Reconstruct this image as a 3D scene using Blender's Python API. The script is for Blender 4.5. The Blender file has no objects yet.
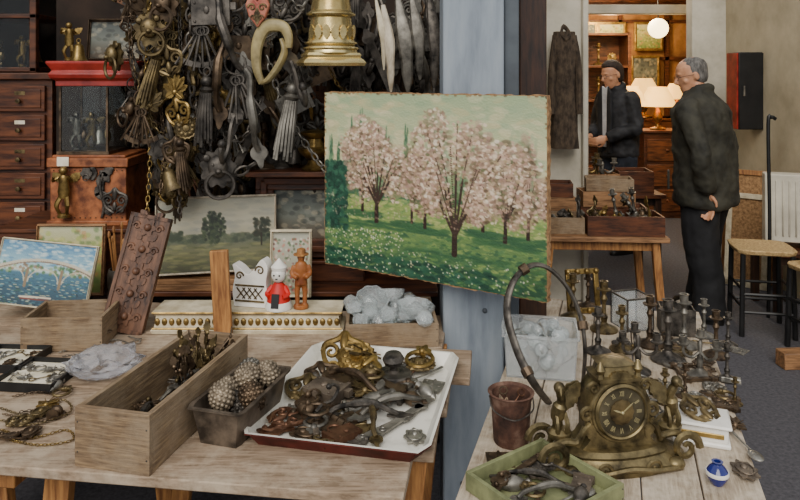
import bpy, bmesh, math, random
import numpy as np
from mathutils import Vector, Matrix, Euler
R=random.Random(7)
F=700.; H0=75.; ZC=1.6
def at(x,y,Y): return Vector(((x-400)/F*Y, Y, ZC-(y-H0)/F*Y))
def on(x,y,z):
    Y=F*(ZC-z)/(y-H0); return Vector(((x-400)/F*Y,Y,z))
def lin(c):
    return c/12.92 if c<=.04045 else ((c+.055)/1.055)**2.4
def hx(s):
    s=s.lstrip('#'); return tuple(lin(int(s[i:i+2],16)/255) for i in (0,2,4))
def srgb(s):
    s=s.lstrip('#'); return np.array([int(s[i:i+2],16)/255 for i in (0,2,4)])
# ---------------------------------------------------------------- materials
def mat(name,c1,c2=None,rough=.6,metal=0.,sc=12.,st=(1,1,1),bump=.15,det=6,trans=0,emit=None,es=0,lo=.35,hi=.65,coat=0,c3=None,ior=1.45,stain=None):
    m=bpy.data.materials.new(name); m.use_nodes=True
    nt=m.node_tree; N=nt.nodes; L=nt.links
    p=N['Principled BSDF']
    p.inputs['Roughness'].default_value=rough; p.inputs['Metallic'].default_value=metal
    p.inputs['IOR'].default_value=ior
    p.inputs['Transmission Weight'].default_value=trans
    p.inputs['Coat Weight'].default_value=coat
    tc=N.new('ShaderNodeTexCoord'); mp=N.new('ShaderNodeMapping'); mp.inputs['Scale'].default_value=st
    nz=N.new('ShaderNodeTexNoise'); nz.inputs['Scale'].default_value=sc; nz.inputs['Detail'].default_value=det
    nz.inputs['Roughness'].default_value=.62
    L.new(tc.outputs['Object'],mp.inputs[0]); L.new(mp.outputs[0],nz.inputs['Vector'])
    cr=N.new('ShaderNodeValToRGB'); cr.color_ramp.elements[0].position=lo; cr.color_ramp.elements[1].position=hi
    cr.color_ramp.elements[0].color=(*hx(c1),1); cr.color_ramp.elements[1].color=(*hx(c2 or c1),1)
    if c3:
        e=cr.color_ramp.elements.new((lo+hi)/2); e.color=(*hx(c3),1)
    L.new(nz.outputs['Fac'],cr.inputs[0]); out=cr.outputs[0]
    if stain:
        n2=N.new('ShaderNodeTexNoise'); n2.inputs['Scale'].default_value=9; n2.inputs['Detail'].default_value=8; n2.inputs['Roughness'].default_value=.7
        L.new(tc.outputs['Object'],n2.inputs['Vector'])
        r2=N.new('ShaderNodeValToRGB'); r2.color_ramp.elements[0].position=.44; r2.color_ramp.elements[1].position=.62
        r2.color_ramp.elements[0].color=(0,0,0,1); r2.color_ramp.elements[1].color=(.75,.75,.75,1)
        mx=N.new('ShaderNodeMix'); mx.data_type='RGBA'; L.new(n2.outputs['Fac'],r2.inputs[0]); L.new(r2.outputs[0],mx.inputs[0]); L.new(out,mx.inputs[6]); mx.inputs[7].default_value=(*hx(stain),1); out=mx.outputs[2]
    L.new(out,p.inputs['Base Color'])
    if bump:
        b=N.new('ShaderNodeBump'); b.inputs['Strength'].default_value=bump; b.inputs['Distance'].default_value=.004
        L.new(nz.outputs['Fac'],b.inputs['Height']); L.new(b.outputs[0],p.inputs['Normal'])
    if emit:
        p.inputs['Emission Color'].default_value=(*hx(emit),1); p.inputs['Emission Strength'].default_value=es
    return m
def vcmat(name,rough=.5):
    m=bpy.data.materials.new(name); m.use_nodes=True; N=m.node_tree.nodes; L=m.node_tree.links
    p=N['Principled BSDF']; p.inputs['Roughness'].default_value=rough
    a=N.new('ShaderNodeAttribute'); a.attribute_name='Col'
    nz=N.new('ShaderNodeTexNoise'); nz.inputs['Scale'].default_value=90
    b=N.new('ShaderNodeBump'); b.inputs['Strength'].default_value=.5; b.inputs['Distance'].default_value=.003
    L.new(a.outputs['Color'],p.inputs['Base Color']); L.new(nz.outputs['Fac'],b.inputs['Height']); L.new(b.outputs[0],p.inputs['Normal'])
    return m
MT=dict(
 plank=mat('weathered_planks','66533f','a8917a',.85,sc=14,st=(1,12,6),bump=.4,c3='8d7862',lo=.3,hi=.7,det=10,stain='b5a48e'),
 plankY=mat('weathered_planks_pale','7a6a57','bdad97',.85,sc=14,st=(12,1,6),bump=.4,c3='9f8f7a',lo=.3,hi=.7,det=10,stain='c8bba8'),
 crate=mat('crate_wood','574533','97805f',.8,sc=16,st=(12,1,12),bump=.45,c3='78634a',lo=.32,hi=.68,det=10,stain='8f7d66'),
 crateX=mat('crate_wood_x','574533','967d5c',.8,sc=16,st=(1,12,12),bump=.45,c3='766048',lo=.32,hi=.68,det=10,stain='8f7d66'),
 dwood=mat('dark_wood','2a150b','66391f',.5,sc=7,st=(1,6,6),bump=.2),
 drawer=mat('drawer_front_wood','35190c','6b3c20',.45,sc=7,st=(1,6,6),bump=.2),
 shopw=mat('shop_wood','3a1f10','7a4826',.45,sc=7,st=(1,6,6),bump=.2),
 dwoodZ=mat('dark_wood_upright','1c120d','43291a',.5,sc=7,st=(7,7,1),bump=.2),
 carved=mat('carved_walnut','2c1a12','74503a',.5,sc=12,st=(4,4,1),bump=.3),
 owood=mat('orange_pine','6d4322','ad7a44',.6,sc=9,st=(8,8,1),bump=.3),
 owoodX=mat('brown_pine','5e4128','a07650',.6,sc=9,st=(1,8,8),bump=.3),
 brass=mat('brass','463619','a2864e',.38,.8,sc=26,bump=.3,lo=.32,hi=.66),
 polished=mat('polished_brass','9a7d42','dcc88e',.26,.85,sc=6,bump=.08,lo=.25,hi=.55),
 gold=mat('bright_gilt','5e481e','b5985a',.38,.8,sc=18,bump=.25,lo=.28,hi=.6),
 obrass=mat('aged_brass','2f2619','82704c',.45,.7,sc=26,bump=.35,lo=.35,hi=.65),
 clockb=mat('clock_brass','352e20','8a7a55',.42,.75,sc=26,bump=.35,lo=.33,hi=.64),
 bronze=mat('bronze','2b221a','6f5c48',.45,.7,sc=26,bump=.3),
 iron=mat('dark_iron','242220','6c655d',.5,.65,sc=28,bump=.35),
 silver=mat('dull_silver','5c5953','a9a59b',.42,.75,sc=20,bump=.2),
 pewter=mat('pewter','44413c','8a857b',.48,.65,sc=20,bump=.25),
 cone=mat('grey_beige_metal','4a4136','a0907a',.5,.5,sc=20,bump=.25),
 tin=mat('old_tin','3b342d','837566',.55,.6,sc=16,bump=.2),
 rust=mat('rusty_tin','2e201b','7c6152',.8,.2,sc=18,bump=.5,c3='563a2e'),
 copper=mat('copper','3d251a','7d5a44',.48,.7,sc=20),
 enamel=mat('white_enamel','a9a498','dbd7cc',.35,sc=9,bump=.05,lo=.3,hi=.5),
 enred=mat('maroon_enamel','33100d','63261f',.45,sc=14,bump=.2),
 red=mat('red_lacquer','6d150e','a83226',.35,sc=10,bump=.1,coat=.3),
 redwood=mat('red_carved_wood','552a14','a5633a',.55,sc=22,bump=.5),
 cream=mat('cream_paint','a89a7c','dcd0b4',.5,sc=14,bump=.25),
 white=mat('white_porcelain','d0ccc2','ece8e0',.25,sc=8,bump=.03),
 bone=mat('bone','9a8b74','d6cab4',.55,sc=12,st=(3,3,1),bump=.2),
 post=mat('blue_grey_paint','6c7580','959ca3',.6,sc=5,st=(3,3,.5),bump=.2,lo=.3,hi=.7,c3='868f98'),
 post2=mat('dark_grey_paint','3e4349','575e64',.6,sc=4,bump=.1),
 asphalt=mat('asphalt','37363a','58565b',.9,sc=60,bump=.5,lo=.3,hi=.7),
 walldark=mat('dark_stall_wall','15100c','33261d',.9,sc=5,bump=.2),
 plaster=mat('cream_plaster','a29478','cbbd9f',.85,sc=3,bump=.15,lo=.3,hi=.7),
 plaster2=mat('grey_white_plaster','aaa391','cfc8b8',.85,sc=4,bump=.15,lo=.3,hi=.7),
 ceil=mat('dark_ceiling','2a2622','3b352f',.9,sc=4,bump=.1),
 glass=mat('clear_glass','f0f5f3','f6faf8',.05,trans=1,bump=0,ior=1.3),
 stopper=mat('cut_glass','dfe6e6','eef2f2',.08,trans=.75,bump=0,ior=1.3),
 plastic=mat('clear_plastic','e8ecec','f4f6f6',.15,trans=.8,bump=0,ior=1.08),
 bag=mat('plastic_bag','d4d4d8','ececf0',.18,trans=.8,sc=25,bump=.8,ior=1.15),
 black=mat('black_paint','0d0d0e','1c1b1b',.45,sc=10,bump=.1),
 dial=mat('aged_dial','332e22','655d48',.45,.5,sc=14,bump=.1),
 numer=mat('dial_numeral_metal','9a8f68','c0b48a',.45,.5,sc=14,bump=.0),
 olive=mat('olive_green_paint','55593c','85885f',.7,sc=14,bump=.3),
 olive2=mat('olive_leather','5a4e30','a8986a',.5,sc=12,bump=.3),
 blue=mat('cobalt_glass','0c1450','232f80',.15,sc=10,bump=.05,coat=.5),
 skin=mat('skin','b07a5a','c99472',.5,sc=18,bump=.05),
 eye=mat('eye_dark','0c0a09','16110e',.2,bump=0),
 lip=mat('lip','8f4d40','a35c4c',.5,bump=0),
 hairg=mat('grey_hair','3a3836','74706c',.7,sc=60,st=(1,1,.3),bump=.6),
 hairb=mat('dark_hair','1a120d','3a2a1f',.75,sc=60,st=(1,1,.3),bump=.8),
 jack=mat('dark_khaki_jacket','1e1d18','38362c',.8,sc=9,bump=.5),
 jackb=mat('black_jacket','101012','28282c',.75,sc=9,bump=.4),
 trou=mat('black_trousers','0d0d0f','19191c',.85,sc=10,bump=.3),
 jean=mat('dark_jeans','141820','262c38',.85,sc=10,bump=.3),
 shoe=mat('black_leather','0a0909','17130f',.4,bump=.05),
 shirt=mat('pale_shirt','a9abb0','c6c7ca',.7,bump=.1),
 shade=mat('lit_lamp_shade','e8b765','f6d58e',.7,emit='ffbf5c',es=2.0,bump=.05),
 globe=mat('lit_globe','fff0d0','ffffff',.4,emit='ffdf9e',es=6,bump=0),
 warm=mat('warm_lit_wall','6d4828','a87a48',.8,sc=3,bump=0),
 canvasback=mat('raw_canvas_edge','6d4f33','a8835a',.9,sc=50,bump=.4),
 heater=mat('white_heater_enamel','b5ae9e','d3ccba',.4,sc=6,bump=.02),
 cloth=mat('brown_coat_cloth','2c241d','57493b',.95,sc=18,bump=.5),
 cane=mat('woven_cane','8f7148','c9ab78',.8,sc=70,bump=.6),
 paper=mat('old_paper','c4b99d','e9e1cd',.85,sc=14,bump=.1),
 pink=mat('painted_rose_wood','8a3a2c','c78468',.5,sc=16,bump=.3),
 figbrown=mat('figure_wood','6b3516','a0622f',.5,sc=16,bump=.3),
 figred=mat('doll_red','a8150f','d0271c',.5,sc=10,bump=.1),
 vc=vcmat('oil_paint'))
# ---------------------------------------------------------------- geometry
def X(x=0,y=0,z=0,rx=0,ry=0,rz=0,s=1):
    if not hasattr(s,'__len__'): s=(s,s,s)
    return Matrix.Translation((x,y,z))@Euler([math.radians(a) for a in (rx,ry,rz)]).to_matrix().to_4x4()@Matrix.Diagonal((*s,1))
class G:
    def __init__(s): s.v=[];s.f=[];s.mi=[]
    def add(s,vs,fs,m=None,mi=0):
        b=len(s.v); m=m or Matrix()
        s.v+=[m@Vector(v) for v in vs]; s.f+=[tuple(i+b for i in f) for f in fs]; s.mi+=[mi]*len(fs); return s
    def box(s,a,b,c,m=None,mi=0,taper=1.0):
        v=[(sx*a/2*(taper if sz<0 else 1),sy*b/2*(taper if sz<0 else 1),sz*c/2) for sx in(-1,1) for sy in(-1,1) for sz in(-1,1)]
        f=[(0,1,3,2),(4,6,7,5),(0,4,5,1),(2,3,7,6),(0,2,6,4),(1,5,7,3)]
        return s.add(v,f,m,mi)
    def rings(s,rs,m=None,mi=0,caps=True,closed=False):
        n=len(rs[0]); v=[p for r in rs for p in r]; f=[]
        K=len(rs)
        for i in range(K if closed else K-1):
            j=(i+1)%K
            for k in range(n):
                l=(k+1)%n; f.append((i*n+k,i*n+l,j*n+l,j*n+k))
        if caps and not closed:
            f.append(tuple(range(n))[::-1]); f.append(tuple(range((K-1)*n,K*n)))
        return s.add(v,f,m,mi)
    def lathe(s,prof,n=20,m=None,mi=0,lobes=0,amp=0):
        rs=[]
        for r,z in prof:
            rs.append([((r*(1+amp*math.cos(lobes*2*math.pi*k/n)))*math.cos(2*math.pi*k/n),(r*(1+amp*math.cos(lobes*2*math.pi*k/n)))*math.sin(2*math.pi*k/n),z) for k in range(n)])
        return s.rings(rs,m,mi)
    def ball(s,r,m=None,mi=0,n=12,k=8):
        return s.lathe([(max(r*math.sin(math.pi*i/k),r*.02),-r*math.cos(math.pi*i/k)) for i in range(k+1)],n,m,mi)
    def ell(s,cx,cy,cz,rx,ry,rz,m=None,mi=0,n=14,k=9):
        return s.ball(1,(m or Matrix())@X(cx,cy,cz,s=(rx,ry,rz)),mi,n,k)
    def tube(s,pts,r,n=8,m=None,mi=0,closed=False,flat=1.0):
        P=[Vector(p) for p in pts]; K=len(P)
        if not hasattr(r,'__len__'): r=[r]*K
        T=[]
        for i in range(K):
            a=P[(i-1)%K] if (closed or i>0) else P[i]; b=P[(i+1)%K] if (closed or i<K-1) else P[i]
            t=(b-a); T.append(t.normalized() if t.length>1e-9 else Vector((0,0,1)))
        up=Vector((0,0,1)) if abs(T[0].z)<.9 else Vector((0,1,0))
        u=T[0].cross(up).normalized(); rs=[]
        for i in range(K):
            u=(u-T[i]*u.dot(T[i])); u=u.normalized() if u.length>1e-6 else T[i].orthogonal().normalized()
            w=T[i].cross(u)
            rs.append([P[i]+u*math.cos(2*math.pi*k/n)*r[i]+w*math.sin(2*math.pi*k/n)*r[i]*flat for k in range(n)])
        return s.rings(rs,m,mi,closed=closed)
    def loft(s,rs,n=20,m=None,mi=0,sq=0):
        out=[]
        for cx,cy,cz,rx,ry in rs:
            ring=[]
            for k in range(n):
                a=2*math.pi*k/n; c,si=math.cos(a),math.sin(a)
                q=1/(max(abs(c),abs(si))) if sq else 1
                q=1+(q-1)*sq
                ring.append((cx+rx*c*q,cy+ry*si*q,cz))
            out.append(ring)
        return s.rings(out,m,mi)
    def prism(s,poly,t,m=None,mi=0):
        n=len(poly); v=[(x,-t/2,z) for x,z in poly]+[(x,t/2,z) for x,z in poly]
        f=[tuple(range(n)),tuple(range(2*n-1,n-1,-1))]+[(i,i+n,(i+1)%n+n,(i+1)%n) for i in range(n)]
        return s.add(v,f,m,mi)
    def ring(s,R_,r,m=None,mi=0,n=18,k=6,sx=1,sz=1):
        return s.tube([(R_*sx*math.cos(2*math.pi*i/n),0,R_*sz*math.sin(2*math.pi*i/n)) for i in range(n)],r,k,m,mi,closed=True)
def cat(P,k=6):
    P=[Vector(p) for p in P]; Q=[P[0]*2-P[1]]+P+[P[-1]*2-P[-2]]; out=[]
    for i in range(1,len(Q)-2):
        a,b,c,d=Q[i-1:i+3]
        for j in range(k):
            t=j/k; out.append(.5*((2*b)+(c-a)*t+(2*a-5*b+4*c-d)*t*t+(3*b-a-3*c+d)*t**3))
    out.append(P[-1]); return out
COL=bpy.context.scene.collection
CLD=bpy.data.textures.new('folds','CLOUDS'); CLD.noise_scale=.12
def mk(name,g,mats,parent=None,M_=None,bevel=0,sharp=35,remesh=0,sub=0,label=None,folds=0):
    me=bpy.data.meshes.new(name); me.from_pydata([tuple(v) for v in g.v],[],g.f)
    if not isinstance(mats,(list,tuple)): mats=[mats]
    for m in mats: me.materials.append(m)
    me.polygons.foreach_set('material_index',g.mi)
    bm=bmesh.new(); bm.from_mesh(me); bmesh.ops.recalc_face_normals(bm,faces=bm.faces); bm.to_mesh(me); bm.free()
    me.shade_smooth()
    if not remesh: me.set_sharp_from_angle(angle=math.radians(sharp))
    o=bpy.data.objects.new(name,me); COL.objects.link(o)
    if parent: o.parent=parent
    if M_ is not None: o.matrix_local=M_
    if bevel:
        b=o.modifiers.new('b','BEVEL'); b.width=bevel; b.segments=2; b.limit_method='ANGLE'
    if remesh:
        b=o.modifiers.new('r','REMESH'); b.mode='VOXEL'; b.voxel_size=remesh; b.use_smooth_shade=True
        b=o.modifiers.new('s','SMOOTH'); b.iterations=3; b.factor=.5
    if folds:
        b=o.modifiers.new('d','DISPLACE'); b.texture=CLD; b.strength=folds; b.mid_level=.5
    if sub:
        b=o.modifiers.new('s','SUBSURF'); b.levels=sub; b.render_levels=sub
    if label: o['label']=label
    return o
def thing(name,label,cat_,parts,M_=None,group=None,kind=None,bevel=0):
    M_=M_ if M_ is not None else Matrix()
    if len(parts)==1:
        p=parts[0]; o=mk(name,p[1],p[2],None,M_,**({'bevel':bevel}|(p[3] if len(p)>3 else {})))
    else:
        o=bpy.data.objects.new(name,None); o.empty_display_size=.05; COL.objects.link(o); o.matrix_local=M_
        for p in parts:
            op={'bevel':bevel}|(p[3] if len(p)>3 else {}); subs=op.pop('subs',[])
            c=mk(p[0],p[1],p[2],o,**op)
            for q in subs: mk(q[0],q[1],q[2],c,**(q[3] if len(q)>3 else {}))
    if kind=='structure': o['kind']='structure'
    else:
        o['label']=label; o['category']=cat_
        if group: o['group']=group
        if kind: o['kind']=kind
    return o
def dup(o,M_,label=None,group=None):
    n=o.copy(); COL.objects.link(n); n.parent=None; n.matrix_local=M_
    for c in o.children:
        d=c.copy(); d.parent=n; COL.objects.link(d)
        for e in c.children:
            h=e.copy(); h.parent=d; COL.objects.link(h)
    if label: n['label']=label
    if group: n['group']=group
    return n
def S(name,g,m,**k): return thing(name,None,None,[(name,g,m)],kind='structure',**k)
# ---------------------------------------------------------------- painted canvases
def dab(A,u,v,ru,rv,col,al=1.,ang=0.):
    ny,nx,_=A.shape; rr=max(ru,rv)
    x0=max(0,int((u-rr)*nx)); x1=min(nx,int((u+rr)*nx)+2); y0=max(0,int((v-rr*nx/ny)*ny)-1); y1=min(ny,int((v+rr*nx/ny)*ny)+2)
    if x1<=x0 or y1<=y0: return
    yy,xx=np.mgrid[y0:y1,x0:x1]; dx=xx/nx-u; dy=(yy/ny-v)
    c,s=math.cos(ang),math.sin(ang); a=(dx*c+dy*s)/ru; b=(-dx*s+dy*c)/rv
    w=np.clip(2.2-2.2*(a*a+b*b),0,1)[...,None]*al
    A[y0:y1,x0:x1]=A[y0:y1,x0:x1]*(1-w)+srgb(col)*w
def grad(nx,ny,stops):
    A=np.zeros((ny,nx,3)); v=np.linspace(0,1,ny)
    for k in range(3): A[...,k]=np.interp(v,[s[0] for s in stops],[srgb(s[1])[k] for s in stops])[:,None]
    return A
def line(A,u0,v0,u1,v1,w,col,al=1,k=40):
    for i in range(k):
        t=i/(k-1); dab(A,u0+(u1-u0)*t,v0+(v1-v0)*t,w,w*1.3,col,al)
def canvas(A,w,h,y=-.001):
    ny,nx,_=A.shape
    vs=[((i/(nx-1)-.5)*w,y,(1-j/(ny-1))*h) for j in range(ny) for i in range(nx)]
    fs=[(j*nx+i,(j+1)*nx+i,(j+1)*nx+i+1,j*nx+i+1) for j in range(ny-1) for i in range(nx-1)]
    me=bpy.data.meshes.new('canvas'); me.from_pydata(vs,[],fs); me.materials.append(MT['vc'])
    at_=me.color_attributes.new('Col','FLOAT_COLOR','POINT')
    a=np.clip(A,0,1); a=np.where(a<=.04045,a/12.92,((a+.055)/1.055)**2.4)
    buf=np.ones((ny*nx,4),dtype=np.float32); buf[:,:3]=a.reshape(-1,3); at_.data.foreach_set('color',buf.ravel())
    o=bpy.data.objects.new('canvas',me); COL.objects.link(o); return o
def picture(A,w,h,M_,label,frame=None,fw=.03,ft=.025,name='painting',worn=False):
    e=bpy.data.objects.new(name,None); COL.objects.link(e); e.matrix_local=M_; e.empty_display_size=.05
    c=canvas(A,w,h); c.parent=e
    g=G()
    if worn:
        rr=random.Random(6); P=[]; n=60
        for (x0,z0,x1,z1) in((-w/2,0,w/2,0),(w/2,0,w/2,h),(w/2,h,-w/2,h),(-w/2,h,-w/2,0)):
            for i in range(n):
                t=i/n; j=rr.uniform(.0005,.005); x=x0+(x1-x0)*t; z=z0+(z1-z0)*t
                x+=j if x1==x0 and x0>0 else (-j if x1==x0 else 0); z+=(j if z0>0 else -j) if z0==z1 else 0; P.append((x,z))
        g.prism(P,.022,X(0,.0115,0))
    else: g.box(w,.018,h,X(0,.0105,h/2))
    mk('stretcher',g,MT['canvasback'],e,bevel=0 if worn else .002)
    if frame:
        g=G()
        for x,z,a,b in((0,-fw/2,w+2*fw,fw),(0,h+fw/2,w+2*fw,fw),(-w/2-fw/2,h/2,fw,h+.001),(w/2+fw/2,h/2,fw,h+.001)):
            g.box(a,ft,b,X(x,.005,z))
            if a>b: g.box(a-fw,ft*.5,b*.35,X(x,-ft*.5,z))
            else: g.box(a*.35,ft*.5,b+fw,X(x,-ft*.5,z))
        mk('frame',g,frame,e,bevel=.003)
    e['label']=label; e['category']='painting'
    return e
def orchard():
    r=random.Random(3); A=grad(340,252,[(0,'94a57f'),(.2,'b0b48c'),(.34,'cabf98'),(.46,'b0b087'),(.6,'84934f'),(.8,'577442'),(1,'21442f')])
    for _ in range(330): dab(A,r.random(),r.random()*.42,.02+.035*r.random(),.012+.016*r.random(),r.choice(['93a582','cbc29c','aeb288','cfbf96','8c9f7c','a2ac84','bcae82']),.45,r.uniform(-.5,.5))
    for _ in range(34):
        u=r.random(); t=r.uniform(.18,.4); w0=r.uniform(.014,.034)
        for k in range(16):
            v=t+(.56-t)*k/15; dab(A,u+r.uniform(-.008,.008),v,w0*(.4+.6*k/15),.02,r.choice(['84997a','90a07e','748c6c','98a786']),.42)
    for _ in range(460): dab(A,r.random(),r.uniform(.42,.57),.008+.014*r.random(),.02+.02*r.random(),r.choice(['5f7c58','6f8a5c','567352','4a6a48','788c5c','86976a']),.5)
    for _ in range(260): dab(A,r.random(),r.uniform(.52,.6),.008+.016*r.random(),.012+.014*r.random(),r.choice(['3a583a','4c6a36','33523a','677a4a']),.6)
    for u,t in((.035,.26),(.075,.3),(.145,.15),(.192,.1),(.24,.26),(.31,.2),(.41,.18),(.75,.28),(.86,.3),(.93,.26),(.55,.3)):
        for k in range(34):
            v=t+(.58-t)*k/33; dab(A,u+r.uniform(-.007,.007),v,.004+.016*k/33,.026,r.choice(['3a5e45','4a7052','2f5038','5f7f5c']),.62)
    for _ in range(1700):
        v=r.uniform(.58,1); pal=['8b9c54','a2a862','74894a','94a05a','5f7f44','b0b070','6c8a50'] if v<.74 else ['5c7a40','6f8a4a','3f6638','2c5236','869652','487048','234a34']
        dab(A,r.random(),v,.008+.014*r.random(),.004+.006*r.random(),r.choice(pal),.6,r.uniform(-.7,.5))
    for _ in range(300): dab(A,r.random()**1.3*.8,r.uniform(.9,1),.022,.012,r.choice(['143a2a','1f4c36','0f3024','2f5a44']),.6)
    for _ in range(340):
        v=r.uniform(.76,.99); u=r.random()*(.95 if v>.84 else .4); dab(A,u,v,.004,.0045,r.choice(['d0d0b4','c3cca4','9fb67c','d8d4bc','cbb898']),.75)
    for _ in range(460): dab(A,r.uniform(-.02,.12),r.uniform(.4,.78),.011,.018,r.choice(['15382a','214c3a','0f2c22','336048','1b4432']),.75)
    lt=['d8bfa8','e4d4be','cfae98','dcc6ac','c8a68e','e0cdb4']; md=['ac8a78','ba9884','96785f','b49c80','a07f70','a8926e','8a705c']; dk=['64503e','765f4c','54432f','6e6648','5f6642']
    def tree(u,v0,vc,ru,rv,n,tw):
        for k in range(60): dab(A,u+r.uniform(-ru,ru)*1.1,v0+.015+r.uniform(-.012,.022),.03,.008,r.choice(['2a4f33','355c36']),.5)
        cl=[(r.uniform(-.85,.85),r.uniform(-.75,.6),r.uniform(.24,.42)) for _ in range(15)]+[(0,-.3,.5)]
        for _ in range(int(n*.3)):
            c=r.choice(cl); a=r.random()*6.28; q=math.sqrt(r.random())*c[2]; dab(A,u+(c[0]+math.cos(a)*q)*ru,vc+(c[1]+math.sin(a)*q)*rv,.012+.012*r.random(),.012+.012*r.random(),r.choice(md+dk),.4)
        for dx in(-.006,.0): line(A,u+dx,v0+.005,u+dx*.5,v0-.1,tw,'2a1b13',1)
        for dx,dv in((-.75,.1),(.75,.05),(-.35,-.5),(.35,-.6),(-.95,-.25),(.95,-.3),(-.6,-.6),(.6,-.2),(.05,-.8)):
            mx,my=u+dx*ru*.45,v0-.09+((vc+dv*rv)-(v0-.09))*.55
            line(A,u,v0-.085,mx,my,tw*.6,'33231a',.95); line(A,mx,my,u+dx*ru,vc+dv*rv,tw*.36,'46342a',.85)
        for _ in range(int(n*.62)):
            c=r.choice(cl); a=r.random()*6.28; q=math.sqrt(r.random())*c[2]*1.1; du=math.cos(a)*q; dv=math.sin(a)*q
            pool=lt*2+md*2 if (dv-.25*du<-.03) else (md*2+dk+lt)
            dab(A,u+(c[0]+du)*ru,vc+(c[1]+dv)*rv,.004+.007*r.random(),.005+.008*r.random(),r.choice(pool),.78,r.uniform(0,3))
        for dx,dv in((-.4,.05),(.45,-.05),(-.1,-.4)): line(A,u,v0-.09,u+dx*ru,vc+dv*rv,tw*.4,'3a2a1f',.8)
    tree(.44,.69,.46,.08,.15,460,.004); tree(.93,.7,.5,.08,.2,560,.005); tree(.84,.73,.45,.11,.25,860,.006)
    tree(.2,.66,.5,.07,.13,260,.004); tree(.75,.69,.5,.06,.13,300,.004)
    tree(.27,.71,.38,.17,.24,1600,.008); tree(.5,.71,.46,.08,.16,420,.005)
    tree(.63,.83,.4,.2,.31,2400,.010)
    for _ in range(260): dab(A,r.random(),r.uniform(.58,.7),.005,.006,r.choice(lt+md),.35)
    for _ in range(160):
        s=r.randrange(4); t=r.random(); e=r.uniform(0,.004)
        dab(A,(t,t,e,1-e)[s],(e,1-e,t,t)[s],.008,.007,r.choice(['6d5236','8a6a44','a58a5c','4a3a28']),.7)
    return A
def landscape():
    r=random.Random(5); A=grad(130,84,[(0,'9d9a88'),(.3,'b3ad97'),(.5,'a59f86'),(.56,'5c6150'),(.75,'6e6d4c'),(1,'404130')])
    for _ in range(160): dab(A,r.random(),r.random()*.5,.06,.03,r.choice(['909288','b8b09a','a69f8a','848880']),.3)
    for _ in range(160): dab(A,r.random(),r.uniform(.5,.6),.03,.03,r.choice(['434f3c','585f45','363f31']),.6)
    for _ in range(200): dab(A,r.random(),r.uniform(.62,1),.05,.016,r.choice(['7c7a4c','5a603c','4a4f33','94905f']),.4)
    for _ in range(220):
        a=r.random()*6.28;q=r.random(); dab(A,.47+.1*q*math.cos(a),.4+.22*q*math.sin(a),.016,.026,r.choice(['1f2a1e','2e3b28','182118','3f4c30']),.75)
    for _ in range(80): dab(A,.88+r.uniform(-.07,.07),.42+r.uniform(-.12,.12),.018,.026,r.choice(['1f2a1e','2e2f20']),.65)
    line(A,.88,.5,.88,.66,.008,'2a2418')
    for _ in range(60): dab(A,.1+r.uniform(-.1,.1),.5+r.uniform(-.06,.06),.025,.03,'323d2b',.6)
    return A
def harbour():
    r=random.Random(8); A=grad(130,84,[(0,'3f6f94'),(.3,'84a8b4'),(.46,'b0c0b8'),(.5,'3a6478'),(1,'14303f')])
    for _ in range(260): dab(A,r.random(),r.random()*.42,.035,.018,r.choice(['6a94ac','c4cec8','7ca4b4','3f6f94','d0d4cc']),.5)
    for _ in range(90): dab(A,r.random(),r.uniform(.36,.5),.02,.03,r.choice(['2f5a3a','486a40','7a5a3a','8a9a6a']),.7)
    for _ in range(520): dab(A,r.random(),r.uniform(.54,1),.022,.008,r.choice(['2a5468','4c8490','10262f','8aa8a4','c8c09c','2a5238','1c4658']),.65)
    for k in range(90):
        u=k/89; v=.3+.16*(1-(2*u-1)**2)*-1+.12; line(A,u,v,u,v+.03,.008,'b8ae98',.9,4)
        dab(A,u,v+.045,.008,.012,'6a4a34',.8)
    for c0 in(.14,.5,.86):
        for k in range(50):
            a=math.pi*k/49; dab(A,c0+.16*math.cos(a),.62-.2*math.sin(a),.008,.011,'b8ae98',.9)
    for u in(-.02,.32,.68,1.0): line(A,u,.42,u,.7,.016,'7a6850')
    line(A,.3,.86,.62,.85,.012,'c8b8a0'); line(A,.31,.89,.6,.88,.01,'6a2c20')
    return A
def floral():
    r=random.Random(9); A=grad(50,80,[(0,'b0af9f'),(1,'8d8970')])
    for _ in range(200): dab(A,r.random(),r.uniform(.1,.95),.04,.025,r.choice(['98382f','c8b8a8','4a6040','b97a6a','5f7050','d9d0c0','6a4440']),.7)
    return A
def meadow():
    r=random.Random(10); A=grad(60,40,[(0,'b9b898'),(.4,'a8a76a'),(1,'5f7238')])
    for _ in range(140): dab(A,r.random(),r.random(),.05,.04,r.choice(['98a84a','c8bf80','6f8a40','b97a4a','4a6a38']),.5)
    return A
def portrait():
    r=random.Random(12); A=grad(60,50,[(0,'3c4240'),(.5,'6d7268'),(1,'4a3c2c')])
    for _ in range(120): dab(A,r.random(),r.random(),.06,.05,r.choice(['8a8a7c','55584e','a89c80','2f3430']),.5)
    return A
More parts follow.
